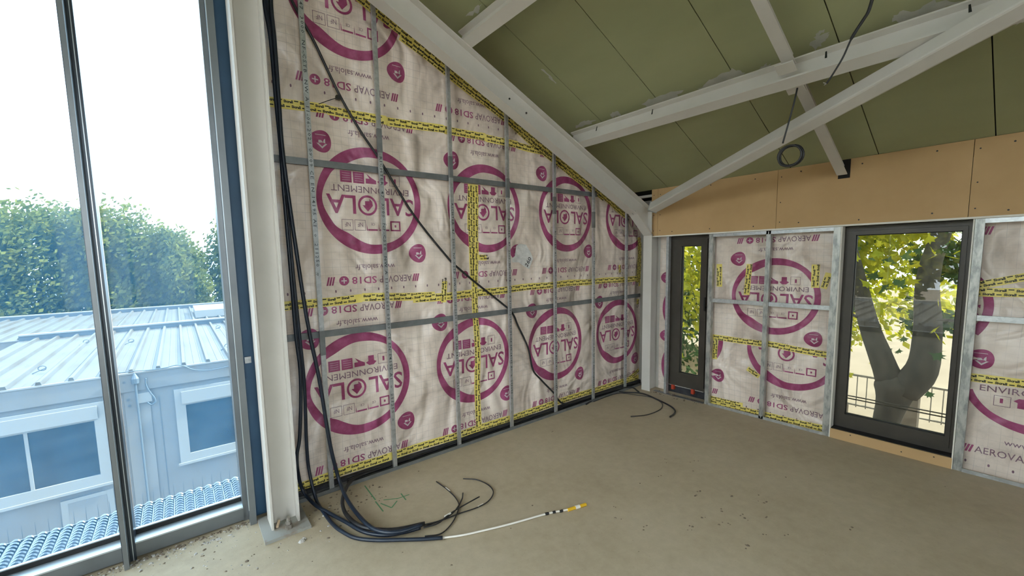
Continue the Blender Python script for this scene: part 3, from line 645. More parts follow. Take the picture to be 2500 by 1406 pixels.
# purlins
def purlin(dc, label):
    e = tag(empty('steel_purlin', sl(dc, -3, 1.965)), label, 'beam', 'purlins under the green ceiling')
    p0, p1 = sl(dc, -.07, 0), sl(dc, -8.1, 0)
    MB().beam(p0, p1, NS, iprof(.15, .092, .007, .012, 1.966)).build('i_section', 'steel', e)
    for y in (-.125,):
        MB().beam(sl(dc-.06, y-.02, 0), sl(dc-.06, y+.02, 0), NS, [(-.012, 1.966), (.012, 1.966), (.012, 1.985), (-.012, 1.985)]).build('fixing_bolt', 'bolt', e)
    return e
pu1 = purlin(-2.271, 'lower steel purlin crossing the ceiling, joined by the short joists')
pu2 = purlin(-3.684, 'upper steel purlin crossing the ceiling at the top of the view')
for (x, y) in ((1457, 315), (1593, 274), (2018, 135), (2370, 22)):   # cracks of flaking paint / weld tags on the lower purlin
    p = hit(x, y, DS, -2.271-.0465); MB().add([p+Vector((0, q, 0))-DS*.001+NS*h for q, h in ((-.006, -.02), (.006, -.02), (.010, .03), (.002, .03))], [(0, 1, 2, 3)]).build('weld_tag', 'joint', pu1)
# joists in line with the slope
jy = -1.942
for (d0, d1, lab) in ((-2.32, -3.635, 'short grey joist between the two purlins'), (-.952, -2.222, 'short grey joist running from the lower purlin into the plasterboard notch')):
    e = tag(empty('steel_joist', sl((d0+d1)/2, jy, 2.06)), lab, 'beam', 'joists between the purlins')
    slope_beam(d0, d1, jy, [(-.034, 2.06), (.034, 2.06), (.034, 2.068), (.004, 2.068), (.004, 2.15), (-.004, 2.15), (-.004, 2.068), (-.034, 2.068)]).build('t_section', 'steel', e)
    dq = d0 if d0 < -2 else d1; s_ = -1 if d0 < -2 else 1
    MB().beam(sl(dq+s_*.05, jy-.05, 0), sl(dq+s_*.05, jy+.05, 0), NS, [(-.045, 2.0), (.045, 2.0), (.045, 2.008), (-.045, 2.008)]).build('cleat', 'steel', e)
# diagonal brace
b0, b1 = Vector((-.99, -.20)), Vector((-2.80, -3.60))
pA = onN(1583, 512, 1.862); dA = pA.dot(DS); yA_ = pA.y
pB = onN(2500, 3, 1.862); dB = pB.dot(DS); yB_ = pB.y
ex = 1.35; d2, y2 = dA+(dB-dA)*ex, yA_+(yB_-yA_)*ex
v_ = Vector((d2-dA, y2-yA_)).normalized(); nv_ = Vector((v_.y, -v_.x)); nv_ = nv_ if nv_.x > 0 else -nv_
def sqp(w, t): return [(0, 0), (w, 0), (w, w), (0, w)]
brace = tag(empty('diagonal_brace', sl((dA+d2)/2, (yA_+y2)/2, 1.862)), 'long grey square tube brace crossing the ceiling diagonally', 'brace')
mb = MB(); z = (sl(d2, y2, 0)-sl(dA, yA_, 0)).normalized(); xax = DS*nv_.x+Vector((0, nv_.y, 0)); c_ = .012
mb.prism([(c_, 0), (.1-c_, 0), (.1-.003, .003), (.1, c_), (.1, .1-c_), (.1-c_, .1), (c_, .1), (0, .1-c_), (0, c_), (.003, .003)], sl(dA, yA_, 1.862), xax, NS, z, (sl(d2, y2, 0)-sl(dA, yA_, 0)).length)
mb.build('tube', 'steel', brace, fix=True)
MB().prism([(-.004, -.004), (.104, -.004), (.104, .104), (-.004, .104)], sl(dA, yA_, 1.862)-z*.006, xax, NS, z, .006).build('end_plate', 'mullion_light', brace, fix=True)

# ================================================================== metal framing
studs_x = [-3.717, -3.232, -2.632, -2.033, -1.432, -.831, -.233]
ordn = ['first', 'second', 'third', 'fourth', 'fifth', 'sixth', 'seventh']
STXT = 'RICHTER  47  3000  NF-CSTB  NW A 11-06-2021 09:09 CE EN 14195 A1  o  211250  o'
gf = glyphs(STXT, .004, 1.25, 1)
for i, x in enumerate(studs_x):
    zt = 2.06-K*x
    e = tag(empty('metal_stud', (x, .015, .0)), '%s galvanised stud from the left column on the membrane wall%s' % (ordn[i], ', lettered in black' if i < 2 else ''), 'stud', 'galvanised studs of the membrane wall')
    t = .0012; w = .0155; dp_ = .021
    MB().prism([(-w, 0), (w, 0), (w, dp_), (w-.006, dp_), (w-.006, dp_-t), (w-t, dp_-t), (w-t, t), (-w+t, t), (-w+t, dp_-t), (-w+.006, dp_-t), (-w+.006, dp_), (-w, dp_)], (x, 0, .003), (1, 0, 0), (0, 1, 0), (0, 0, 1), zt).build('channel', 'galv', e)
    if zt > 2.2:   # overlap sleeves where two lengths are spliced
        za = (1.0 if i == 0 else 2.55-.12*i)
        MB().box((x-w-.0015, -.0015, za), (x+w+.0015, .022, za+.17)).build('splice', 'galv_dull', e)
    fl = Flat(); vs_, fs_, w_, h_ = gf; ln = 2.0 if i < 2 else 1.7; top = {0: 3.55, 1: 2.40}.get(i, 2.30-.10*i)
    fl.add([(-.010+b*.020, top-a*ln) for a, b in vs_], fs_)
    fl.lay(MB(), lambda a, b: (x+a, -.0006, b), lambda p: p[2] > .05).build('stud_lettering', 'ink_stud', e)
zu, zl = 2.3154, 1.1382
for z, nm in ((zu, 'upper'), (zl, 'lower')):
    x1 = -.233-.02 if z > 2 else .12
    e = tag(MB().prism([(0, -.022), (0, .022), (.018, .022), (.018, .012), (.004, .008), (.004, -.008), (.018, -.012), (.018, -.022)], (-3.96, .050, z), (0, 1, 0), (0, 0, 1), (1, 0, 0), x1+3.96-(.0 if z < 2 else .47)).build('metal_rail', 'galv_dull'),
            '%s grey metal rail running behind the membrane wall studs' % nm, 'rail', 'horizontal rails of the membrane wall')
tag(MB().box((-3.98, -.006, 0), (.10, -.002, .028)).box((-3.98, -.002, 0), (.10, .046, .0028)).box((-3.98, .042, .0028), (.10, .046, .02)).build('floor_track', 'galv_dull'), 'grey floor track under the membrane wall studs', 'track', 'floor tracks')
# right wall framing
for (y0, y1, lab, mt) in ((-.362, -.392, 'narrow stud between the corner column and the narrow window', 'galv'), (-.845, -.888, 'stud to the right of the narrow window', 'galv_white'), (-1.383, -1.422, 'middle stud crossing the purple ring between the two windows', 'galv_white'),
                          (-1.898, -1.947, 'stud at the left edge of the large window', 'galv_white'), (-2.696, -2.742, 'spotted stud at the right edge of the large window', 'galv_white')):
    e = tag(empty('metal_stud', (.02, (y0+y1)/2, 0)), lab, 'stud', 'galvanised studs of the right wall')
    t = .0012; d = .05
    MB().prism([(0, y0), (0, y1), (d, y1), (d, y1+.009), (d-t, y1+.009), (d-t, y1+t), (t, y1+t), (t, y0-t), (d-t, y0-t), (d-t, y0-.009), (d, y0-.009), (d, y0)], (0, 0, .002), (1, 0, 0), (0, 1, 0), (0, 0, 1), 1.845).build('channel', mt, e)
    yc = (y0+y1)/2
    MB().box((-.0015, yc-.004, .01), (.0, yc+.004, 1.84)).build('rib', mt, e)
for (a, b, lab) in ((-.888, -1.383, 'short rail left of the middle stud between the windows'), (-1.422, -1.898, 'short rail right of the middle stud between the windows'), (-2.742, -4.2, 'rail to the right of the large window')):
    tag(MB().prism([(0, -.02), (0, .02), (.018, .02), (.018, .01), (.004, .007), (.004, -.007), (.018, -.01), (.018, -.02)], (.02, a, 1.146), (1, 0, 0), (0, 0, 1), (0, -1, 0), a-b).build('metal_rail', 'galv'), lab, 'rail', 'horizontal rails of the right wall')
for (a, b, z0, z1, lab, nm) in ((-.888, -1.898, .0, .028, 'floor track between the two windows', 'floor_track'), (-2.742, -4.2, .0, .028, 'floor track right of the large window', 'floor_track'),
                               (-.888, -1.898, 1.815, 1.846, 'head track between the two windows', 'head_track'), (-2.742, -4.2, 1.815, 1.846, 'head track right of the large window', 'head_track')):
    tag(MB().box((.0, b, z0), (.003, a, z1)).box((.003, b, z0 if z0 < 1 else z1-.003), (.05, a, z0+.003 if z0 < 1 else z1)).build(nm, 'galv'), lab, 'track', 'tracks of the right wall')
tag(MB().box((-.01, -.83, 0), (.045, -.23, .004)).build('floor_track', 'galv_dull'), 'flat floor strip below the narrow window', 'track')

# ================================================================== cables
def cable(name, mat, pts, r, label, cat='cable', n=8, group=None, seg=6):
    return tag(MB().tube(smooth_path(pts, seg), r, n).build(name, mat, None, True), label, cat, group)
Z8 = lambda x, y: (580+x/2.7778, 1000+y/2.7778)
ym = .041
dpx = [(700, -30), (712, 0), (745, 62), (770, 108), (828, 230), (880, 320), (919, 377), (939, 410), (1013, 529), (1099, 636), (1115, 651), (1164, 692), (1237, 750), (1254, 770), (1264, 794), (1289, 849), (1301, 902), (1321, 927), (1351, 958)]
pts = [ony(x, y, ym) for x, y in dpx]+[Vector((-1.30, .03, .075)), Vector((-1.0, .024, .05)), Vector((-.6, .024, .045)), Vector((-.2, -.03, .04)), onz(1560, 957, .012)]
dc = empty('power_cable', pts[-1])
MB().tube(smooth_path(pts), .0095, 8).build('sheath', 'cable', dc, True)
p = ony(827, 237, .03)
MB().box((p.x-.016, .026, p.z-.012), (p.x+.014, .056, p.z+.012)).tube([p, ony(800, 246, .0), ony(778, 254, -.02)], .0025, 6).build('cable_tie', 'cable', dc)
tag(dc, 'single black cable slanting down across the membrane wall behind the studs', 'cable')
hy = -.055
left = [(640, -30), (649, 30), (661, 100), (674, 250), (684, 350), (692, 457), (712, 690), (722, 815), (734, 923), (732, 1060), (725, 1110), (727, 1150)]
mid = [(650, -30), (656, 30), (665, 100), (677, 250), (686, 350), (696, 457), (718, 690), (731, 815), (742, 923), (746, 1010), (748, 1075), (754, 1144)]
rgt = [(660, -30), (663, 30), (670, 100), (681, 250), (688, 350), (701, 457), (735, 690), (756, 815), (779, 923), (798, 1040), (811, 1108)]
def hang(px, yo): return [ony(x, y, hy+yo) for x, y in px]
F = lambda px, z: [onz(*Z8(x, y), z) for x, y in px]
cable('conduit', 'conduit', hang(left, -.02)+[onz(*Z8(440, 540), .09)]+F([(520, 640)], .04)+F([(620, 700), (740, 765), (860, 830), (1000, 850), (1130, 830), (1240, 800)], .018), .0115, 'leftmost dark conduit hanging beside the column and bowing left near the floor', 'conduit', 10, 'conduits hanging beside the left column')
cable('conduit', 'conduit', hang(mid, .02)+[onz(*Z8(530, 600), .05)]+F([(580, 690), (640, 770), (700, 820), (800, 870), (950, 885), (1100, 882), (1250, 878), (1390, 868)], .016), .011, 'middle dark conduit hanging beside the column, ending where the white wire emerges', 'conduit', 10, 'conduits hanging beside the left column')
cable('conduit', 'conduit', hang(rgt, -.05)+[onz(*Z8(690, 480), .12)]+F([(750, 620)], .06)+F([(850, 750), (950, 820), (1090, 828), (1250, 780)], .045), .0125, 'rightmost dark conduit crossing in front of the first stud', 'conduit', 10, 'conduits hanging beside the left column')
cable('conduit', 'cable', [Vector((-3.3, .06, .03))]+F([(850, 440), (770, 485), (725, 560), (712, 640), (745, 720), (850, 795), (1050, 815), (1270, 772)], .03), .0125, 'black conduit looping out from under the membrane and curling on the floor', 'conduit', 10)
wl = 'thin black wire ends'
w1 = cable('wire', 'cable', F([(1348, 487), (1420, 540), (1480, 600), (1500, 660), (1460, 760), (1380, 840), (1270, 858)], .008), .0042, 'thin wire with a pale label, its tip farthest left of the loose ends', 'wire', 6, wl)
w2_ = cable('wire', 'cable', F([(1530, 468), (1620, 475), (1700, 510), (1735, 560), (1700, 620), (1620, 665), (1500, 705), (1400, 745), (1262, 795)], .009), .0042, 'thin wire curling in the widest arc to the right of the loose ends', 'wire', 6, wl)
w3_ = cable('wire', 'cable', F([(1528, 565), (1520, 610), (1470, 690), (1380, 750), (1260, 782)], .016), .0048, 'short thin wire rising straight between the loose ends', 'wire', 6, wl)
w4_ = cable('wire', 'cable', F([(1640, 590), (1540, 645), (1440, 705), (1360, 770), (1262, 800)], .022), .0042, 'thin wire reaching straight out to the right between the loose ends', 'wire', 6, wl)
for w_, (a, b) in ((w1, ((1412, 530), (1440, 552))), (w2_, ((1630, 660), (1665, 640))), (w4_, ((1405, 725), (1445, 702)))):
    z0 = .008 if w_ is not w4_ else .022
    MB().tube(F([a, b], z0), .0062, 8).build('wire_label', 'white_wire', w_)
ww = empty('white_wire', F([(1400, 868)], .0)[0])
MB().tube(smooth_path(F([(1385, 869), (1500, 855), (1600, 835), (1850, 775), (2100, 705), (2250, 676)], .009)), .0062, 8).build('white_core', 'white_wire', ww, True)
MB().tube(F([(2240, 680), (2362, 642)], .010), .0105, 8).build('yellow_tip', 'yellow_plastic', ww)
MB().tube(F([(2290, 664), (2320, 655)], .0108), .0115, 8).build('white_sleeve', 'white_wire', ww)
for a, b in (((2085, 708), (2110, 702)), ((2135, 697), (2155, 692)), ((2185, 690), (2205, 684))): MB().tube(F([a, b], .010), .0078, 8).build('black_mark', 'cable', ww)
tag(ww, 'pale white wire with a yellow tip lying on the concrete floor', 'wire')
# cables behind the floor track
for k, (yy, zz, rr) in enumerate(((.036, .014, .009), (.038, .033, .008))):
    cable('floor_cable', 'cable', [(-3.6, yy, zz), (-2.6, yy+.003, zz), (-1.6, yy, zz+.004), (-.6, yy, zz), (.05, yy-.01, zz)], rr, ['lower', 'upper'][k]+' black cable lying behind the floor track of the membrane wall', group='cables behind the floor track')
Zq = lambda x, y: (1300+x/2.0833, 950+y/2.0833)
cable('floor_cable', 'cable', [Vector((-1.0, -.03, .012))]+[onz(*Zq(x, y), .011) for x, y in ((380, 14), (470, 16), (560, 22), (640, 55), (700, 85), (725, 108), (720, 126), (700, 140))], .0085, 'thicker black cable end arcing across the floor by the corner column')
cable('floor_cable', 'cable', [Vector((-.9, -.05, .024))]+[onz(*Zq(x, y), .022) for x, y in ((430, 22), (530, 30), (600, 40))]+[onz(*Zq(x, y), .007) for x, y in ((648, 62), (662, 82), (645, 106), (580, 131), (500, 138))], .0045, 'thinner black wire curling back on the floor by the corner column')
# ceiling cables
a_px = [(2131, -6), (2120, 28), (2108, 48), (2080, 92), (2058, 140), (2034, 180), (2018, 204)]
ca_ = empty('ceiling_cable', onx(2131, -6, -1.42)); pa = [onx(x, y, -1.42) for x, y in a_px]
MB().tube(smooth_path(pa), [.0085]*19+[.005]*18, 8).build('sheath', 'cable', ca_, True)
MB().tube([pa[-1], onx(2012, 208, -1.42)], .002, 6).tube([pa[-1], onx(2010, 202, -1.42)], .002, 6).build('bare_strands', 'bolt', ca_)
tag(ca_, 'black cable hanging from the ceiling past the lower purlin with frayed tip', 'cable', 'cables hanging from the ceiling')
cb = empty('ceiling_cable', onx(1930, 380, -1.2)); XQ = -1.2
pts = [Vector((-1.16, -1.96, 2.80)), Vector((-1.18, -1.955, 2.73))]+[onx(x, y, XQ) for x, y in ((1940, 245), (1928, 290), (1918, 325), (1911, 350))]
MB().tube(smooth_path(pts), .0055, 8).build('drop', 'cable', cb, True)
cc = onx(1930, 380, XQ); pts = []
for k in range(81):
    t = k/80*3*2*math.pi+2.2; rr = .068+.004*math.sin(t*1.31+.4)
    pts.append(cc+Vector((.012*math.sin(t*.37), -rr*math.cos(t), rr*.95*math.sin(t))))
MB().tube(pts, .0062, 8).build('coil', 'cable', cb, True)
tag(cb, 'black cable hanging in a coiled loop beside the diagonal brace', 'cable', 'cables hanging from the ceiling')

# ================================================================== marks and debris on the floor
fm = MB()
for a, b in (((862, 515), (935, 612)), ((935, 622), (988, 690)), ((970, 635), (1045, 665)), ((1045, 665), (1082, 618)), ((990, 612), (1085, 602)), ((1078, 605), (1165, 575)), ((1108, 568), (1142, 612))):
    p, q = onz(*Z8(*a), .0008), onz(*Z8(*b), .0008); d = (q-p).normalized(); n = Vector((-d.y, d.x, 0))*.0045
    fm.add([p-n, p+n, q+n, q-n], [(0, 1, 2, 3)])
tag(fm.build('chalk_marking', 'green_paint', floor), kind='stuff')
def lump(mb, c, s, r_, flat=.5):
    n = r_.randint(5, 7); a0 = r_.random()*6; ring = [(math.cos(a0+6.283*k/n)*s*r_.uniform(.6, 1.2), math.sin(a0+6.283*k/n)*s*r_.uniform(.5, 1.1)) for k in range(n)]
    vs_ = [(c[0]+x, c[1]+y, c[2]) for x, y in ring]+[(c[0]+x*.6, c[1]+y*.6, c[2]+s*flat*r_.uniform(.7, 1.2)) for x, y in ring]
    mb.add(vs_, [tuple(range(2*n-1, n-1, -1))[::-1]]+[(i, (i+1) % n, n+(i+1) % n, n+i) for i in range(n)])
r_ = random.Random(3); mb = MB()
mud = [(1700, 1203, 14), (1860, 1220, 14), (1770, 1280, 14), (1690, 1290, 14), (1815, 1266, 13), (1572, 1288, 11), (1508, 1264, 8), (1692, 1124, 9), (1690, 1150, 8), (1612, 1165, 6), (1825, 1330, 12), (1868, 1305, 7), (1920, 1305, 6), (1785, 1210, 8), (1920, 1165, 6), (1980, 1158, 5), (1630, 1122, 9), (1718, 1265, 7), (1765, 1245, 8), (1868, 1264, 7), (1500, 1235, 7), (1346, 1053, 4), (2306, 1186, 4), (1560, 1350, 5), (1412, 1328, 3), (1250, 1290, 4), (983, 1348, 4), (760, 1370, 5), (1562, 1180, 4), (1300, 1236, 5), (1346, 1054, 4), (1022, 1152, 5), (790, 1205, 4), (835, 1210, 4), (1100, 1382, 4), (2080, 1290, 8)]
for x, y, s in mud:
    for k in range(max(1, s//3)):
        p = onz(x+r_.gauss(0, s*.55), y+r_.gauss(0, s*.32), 0); lump(mb, p, r_.uniform(.004, .010)*(1 if s > 5 else .8), r_, .35)
tag(mb.build('mud_crumbs', 'dirt'), 'scattered dark mud crumbs left by boots across the concrete floor', 'dirt', kind='stuff')
mb, mb2 = MB(), MB()
for k in range(260):
    x = r_.uniform(-5.4, -4.2); y = -.02-abs(r_.gauss(0, .07)); lump(mb if r_.random() < .35 else mb2, (x, y, 0), abs(r_.gauss(.002, .0045))+.0015, r_, .5)
for k in range(120):
    x = r_.uniform(-4.6, -3.7); y = r_.uniform(-.55, -.05)
    if -4.2 < x < -3.93 and y > -.34: continue
    lump(mb if r_.random() < .35 else mb2, (x, y, 0), abs(r_.gauss(.003, .004))+.0015, r_, .5)
for k in range(420): lump(mb if r_.random() < .6 else mb2, (r_.uniform(-5.4, -4.2), -.005-abs(r_.gauss(0, .022)), 0), abs(r_.gauss(.003, .003))+.0015, r_, .7)
for k in range(60): lump(mb, (r_.uniform(-3.95, -3.4), r_.uniform(-.35, -.02), 0), abs(r_.gauss(.003, .004))+.002, r_, .4)
for k in range(40): lump(mb, (r_.uniform(-.1, .05), r_.uniform(-.8, -.25), .004), abs(r_.gauss(.004, .004))+.002, r_, .5)
tag(mb.build('brown_debris', 'dirt'), 'brown dirt swept along the foot of the glazing and column', 'dirt', kind='stuff')
tag(mb2.build('rubble_chips', 'rubble'), 'pale mortar chips around the foot of the glazing and base plate', 'rubble', kind='stuff')
p = onz(679, 1286, .02)
tag(MB().add([p+Vector(q) for q in ((-.012, -.006, 0), (.0, -.010, 0), (.016, .012, .022), (.004, .016, .022), (-.012, -.006, .012), (.0, -.010, .012), (.016, .012, .034), (.004, .016, .034))], [(0, 1, 2, 3), (7, 6, 5, 4), (0, 4, 5, 1), (1, 5, 6, 2), (2, 6, 7, 3), (3, 7, 4, 0)]).build('wood_chip', 'wood_chip'), 'small pale wood chip on the base plate beside the anchor bolt', 'chip')
for (x, y, lab) in ((738, 1321, 'cream offcut on the floor in front of the base plate'), (493, 1290, 'crumpled grey scrap against the sill rail')):
    p = onz(x, y, 0); q = MB(); lump(q, p, .022, r_, .6); lump(q, p+Vector((.012, .008, .0)), .014, r_, 1.1); tag(q.build('scrap', 'rubble'), lab, 'scrap')

# ================================================================== outdoors, left
GZ = -2.85
tag(MB().box((-60, -60, GZ-.2), (60, 60, GZ)).build('ground', 'ground'), 'pale sunlit ground outside', kind='structure')
# walkway grating outside the glazing
gr = empty('walkway_grating', (-4.8, .42, -.06)); tag(gr, 'galvanised walkway grating outside the tall glazing', 'grating')
gx = [-6.2+.0565*k for k in range(40)]
bar = MB().box((-.003, -.26, -.035), (.003, .26, .0)).mesh('bearing_bar'); bar.materials.append(M['grate'])
pin = MB().tube([(0, 0, 0), (0, 0, .105)], [.0022, .0008], 5).mesh('pin'); pin.materials.append(M['pipe'])
for x in gx:
    inst('bearing_bar', bar, gr, (x, .425, -.005)); inst('pin', pin, gr, (x, .688, -.02))
tr_ = MB()
for k in range(15):
    y = .18+.0355*k
    for x in gx[:-1]:
        n = 4; base = len(tr_.v)
        for i in range(n+1):
            t = i/n; xx = x+.006+(.0565-.012)*t; z = .004+.012*math.sin(math.pi*t)
            for q, dz in ((-.009, -.006), (0, 0), (.009, -.006)): tr_.v.append((xx, y+q+.004*math.sin(math.pi*t), z+dz))
        for i in range(n):
            for q in range(2): a = base+3*i+q; tr_.f.append((a, a+3, a+4, a+1))
tag(tr_.build('tread_teeth', 'grate', gr), kind='stuff')
bx('edge_strip', 'grate', (-6.2, .672, -.045), (-4.0, .680, .004), gr); bx('support_tray', 'pipe', (-6.2, .165, -.075), (-4.0, .69, -.045), gr)

MW, CLEN = 2.44, 5.95
pitch = MW/7
prof = [(0, 0), (.10, 0), (.106, .006), (.122, .006), (.128, 0), (.20, 0), (.206, .006), (.222, .006), (.228, 0), (.272, 0), (.288, .06), (.332, .06), (pitch, 0)]
me = MB(); n = len(prof)
me.v = [(p, 0, q) for p, q in prof]+[(p, CLEN-.1, q) for p, q in prof]
me.f = [(i, i+1, n+i+1, n+i) for i in range(n-1)]+[(9, 10, 11, 12), (n+12, n+11, n+10, n+9)]
sheet_me = me.mesh('roof_sheet'); sheet_me.materials.append(M['roofmetal'])
def cabin(loc, rz, label, group, z0):
    """one portable cabin: front face at local y=0 facing -y, roof at local z=0"""
    root = tag(empty('portable_cabin', loc), label, 'cabin', group); o = Vector(loc)
    P = lambda *a: (o.x+a[0], o.y+a[1], o.z+a[2])
    B = lambda nm, mt, a, b: MB().box(P(*a), P(*b)).build(nm, mt, root)
    yb = CLEN
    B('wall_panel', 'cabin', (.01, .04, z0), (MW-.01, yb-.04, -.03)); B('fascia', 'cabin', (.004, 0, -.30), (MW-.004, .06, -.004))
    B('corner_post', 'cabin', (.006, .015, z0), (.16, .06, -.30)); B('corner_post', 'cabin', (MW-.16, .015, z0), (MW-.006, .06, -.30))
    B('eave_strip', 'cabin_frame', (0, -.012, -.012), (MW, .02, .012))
    B('shaded_ridge_bar', 'pipe', (0, yb-.10, -.02), (MW, yb+.02, .12)); B('lit_ridge_cap', 'cabin_frame', (0, yb-.115, .12), (MW, yb+.03, .155))  # dark bar and white cap paint in the shaded front and lit top
    for i in range(7): inst('roof_sheet', sheet_me, root, P(pitch*i, .005, .004))
    root.rotation_euler = (0, 0, rz); return root
# cabins ahead of the glazing
CY = 6.0; ev = ony(1600/6.391, 740+1160/6.391, CY); seam = ony(260+300/3.516, 900+600/3.516, CY)
gc = 'portable cabins outside the tall glazing'; z0 = GZ-ev.z
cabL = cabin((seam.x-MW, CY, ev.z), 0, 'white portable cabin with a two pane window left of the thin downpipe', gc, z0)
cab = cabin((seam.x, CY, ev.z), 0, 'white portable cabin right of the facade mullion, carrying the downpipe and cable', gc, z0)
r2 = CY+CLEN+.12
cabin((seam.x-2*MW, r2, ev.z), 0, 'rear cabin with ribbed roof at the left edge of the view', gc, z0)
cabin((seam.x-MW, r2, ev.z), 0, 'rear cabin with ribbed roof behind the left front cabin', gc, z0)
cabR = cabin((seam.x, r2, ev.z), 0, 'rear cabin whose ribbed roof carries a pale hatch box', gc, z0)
Z5 = lambda x, y: (x/3.515, 940+y/3.515); Z6 = lambda x, y: (260+x/3.516, 900+y/3.516)
def rect(p, q, Y): a, b = ony(*p, Y), ony(*q, Y); return min(a.x, b.x), min(a.z, b.z), max(a.x, b.x), max(a.z, b.z)
def cwin(x0, z0, x1, z1, bars, fr, cab):
    """window of the cabin: surround, shutter box, panes"""
    fx0, fz0, fx1, fz1 = fr; y = CY+.02
    o = MB().box((fx0, y-.03, fz0), (x0, y+.02, fz1)).box((x1, y-.03, fz0), (fx1, y+.02, fz1)).box((x0, y-.03, fz0), (x1, y+.02, z0)).box((x0, y-.03, z1), (x1, y+.02, fz1)).build('window_frame', 'cabin_frame', cab)
    MB().box((x0-.05, y-.055, z1+.03), (x1+.05, y-.03, fz1-.05)).build('shutter_box', 'cabin_frame', o)
    MB().box((fx0-.03, y-.05, fz0-.04), (fx1+.03, y-.03, fz0)).build('sill', 'cabin_frame', o)
    ed = [x0]+[b for b in bars]+[x1]
    for b in bars: MB().box((b-.02, y-.02, z0), (b+.02, y+.015, z1)).build('glazing_bar', 'cabin_frame', o)
    for a, b in zip(ed[:-1], ed[1:]): MB().box((a, y+.0, z0), (b, y+.012, z1)).build('pane', 'cabin_glass', o)
a = ony(*Z5(262, 405), CY); b = ony(*Z5(865, 765), CY); c = ony(*Z5(240, 600), CY); d = ony(*Z5(970, 820), CY); e2 = ony(*Z5(880, 140), CY)
ww_ = b.x-c.x
cwin(c.x-ww_, b.z, b.x, a.z, [c.x], (c.x-ww_-.13, d.z, d.x, e2.z), cabL)
a = ony(*Z6(680, 310), CY); b = ony(*Z6(715, 725), CY); d = ony(*Z6(640, 810), CY); e2 = ony(*Z6(570, 185), CY)
cwin(a.x, b.z, a.x+2*ww_, a.z, [a.x+ww_], (d.x, d.z, a.x+2*ww_+.13, e2.z), cab)
p0, p1 = ony(*Z5(520, 1040), CY), ony(*Z5(990, 1180), CY)
q = MB().box((p0.x, CY+.005, p1.z-.3), (p1.x+.02, CY+.03, p0.z+.06)).build('vent_panel', 'cabin_frame', cabL)
MB().box((p0.x+.08, CY-.002, p1.z-.25), (p1.x-.06, CY+.006, p0.z-.0)).build('vent_inset', 'cabin', q)
a, b = ony(*Z6(245, 100), CY-.03), ony(*Z6(372, 1145), CY-.03)
dp = MB().tube([(a.x, CY-.03, a.z), (a.x, CY-.03, GZ)], .016, 8).build('downpipe', 'pipe', cab)
MB().tube([(a.x, CY-.03, a.z-.05), (a.x, CY-.03, a.z+.03), (a.x, CY-.03, a.z+.12)], [.05, .055, .012], 10).build('pipe_head', 'pipe', dp)
sx_ = ony(*Z6(500, 700), CY).x; bx('panel_joint', 'pipe', (sx_-.004, CY+.035, GZ), (sx_+.004, CY+.0405, -.45+ev.z), cab)
hp = [ony(*Z6(x, y), CY-.02) for x, y in ((337, 80), (340, 140), (372, 200), (412, 250), (418, 285), (385, 308), (352, 288))]
MB().tube(smooth_path(hp), .012, 6).build('cable_tail', 'pipe', cab, True)
pj = ony(*Z6(335, 245), CY); bx('junction_box', 'cabin_frame', (pj.x-.1, CY-.02, pj.z-.08), (pj.x+.08, CY+.02, pj.z+.08), cab)
for (x, y) in ((150, 120), (185, 270), (198, 320)):
    p = ony(*Z6(x, y), CY-.002); MB().tube([p, p+Vector((0, -.004, 0))], .022, 8).build('hole', 'pipe', cab)
Zr = lambda x, y: (260+x/6.391, 740+y/6.391); Zl = lambda x, y: (x/6.391, 740+y/6.391)
MB().tube(smooth_path([ony(*Zr(x, y), CY-.03) for x, y in ((180, 1090), (440, 1060), (700, 1040), (930, 1005), (1100, 965), (1230, 990), (1330, 1030), (1500, 1050), (1700, 1030), (1950, 975))]), .009, 6).build('roof_wire', 'pipe', cab, True)
for px in (Zl(665, 1060), Zl(1350, 630), Zr(1745, 400), Zr(1890, 700), Zr(390, 620)):
    p = onz(*px, ev.z+.03); c_ = p+Vector((0, 0, .05)); pts = [c_+Vector((.05*math.cos(t*.7), 0, .04*math.sin(t*.7))) for t in range(10)]
    MB().tube(pts+[p+Vector((-.12, -.02, -.02))], .008, 5).build('roof_hook', 'pipe', cab if p.x > seam.x else cabL)
p = onz(510, 775, ev.z); bx('roof_hatch', 'cabin_frame', (p.x-.35, p.y, ev.z+.02), (p.x+1.6, p.y+2.2, ev.z+.26), cabR)
# cabin behind the viewpoint (seen mirrored)
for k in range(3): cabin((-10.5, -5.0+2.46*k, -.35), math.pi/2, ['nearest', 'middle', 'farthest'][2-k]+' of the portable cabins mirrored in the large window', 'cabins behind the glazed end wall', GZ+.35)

# ------------------------------------------------------------------ trees
def foliage(n, blobs, size, seed, shell=.5):
    r_ = random.Random(seed); vs_, fs_ = [], []
    tot = sum(b[3]*b[4]*b[5] for b in blobs)**1.0
    for (cx, cy, cz, rx, ry, rz_) in blobs:
        m_ = int(n*rx*ry*rz_/tot)
        for _ in range(m_):
            v = Vector((r_.gauss(0, 1), r_.gauss(0, 1), r_.gauss(0, 1))).normalized()*(shell+(1-shell)*r_.random()**.6)*(1+.10*r_.gauss(0, 1))
            p = Vector((cx+v.x*rx, cy+v.y*ry, cz+v.z*rz_)); s = size*r_.uniform(.6, 1.3)
            a = Vector((r_.gauss(0, 1), r_.gauss(0, 1), r_.gauss(0, 1))).normalized(); b = a.orthogonal().normalized(); c = a.cross(b)
            k = len(vs_); vs_ += [tuple(p-b*s), tuple(p-c*s*.55), tuple(p+b*s), tuple(p+c*s*.55)]; fs_.append((k, k+1, k+2, k+3))
    mb = MB(); mb.v = vs_; mb.f = fs_; return mb
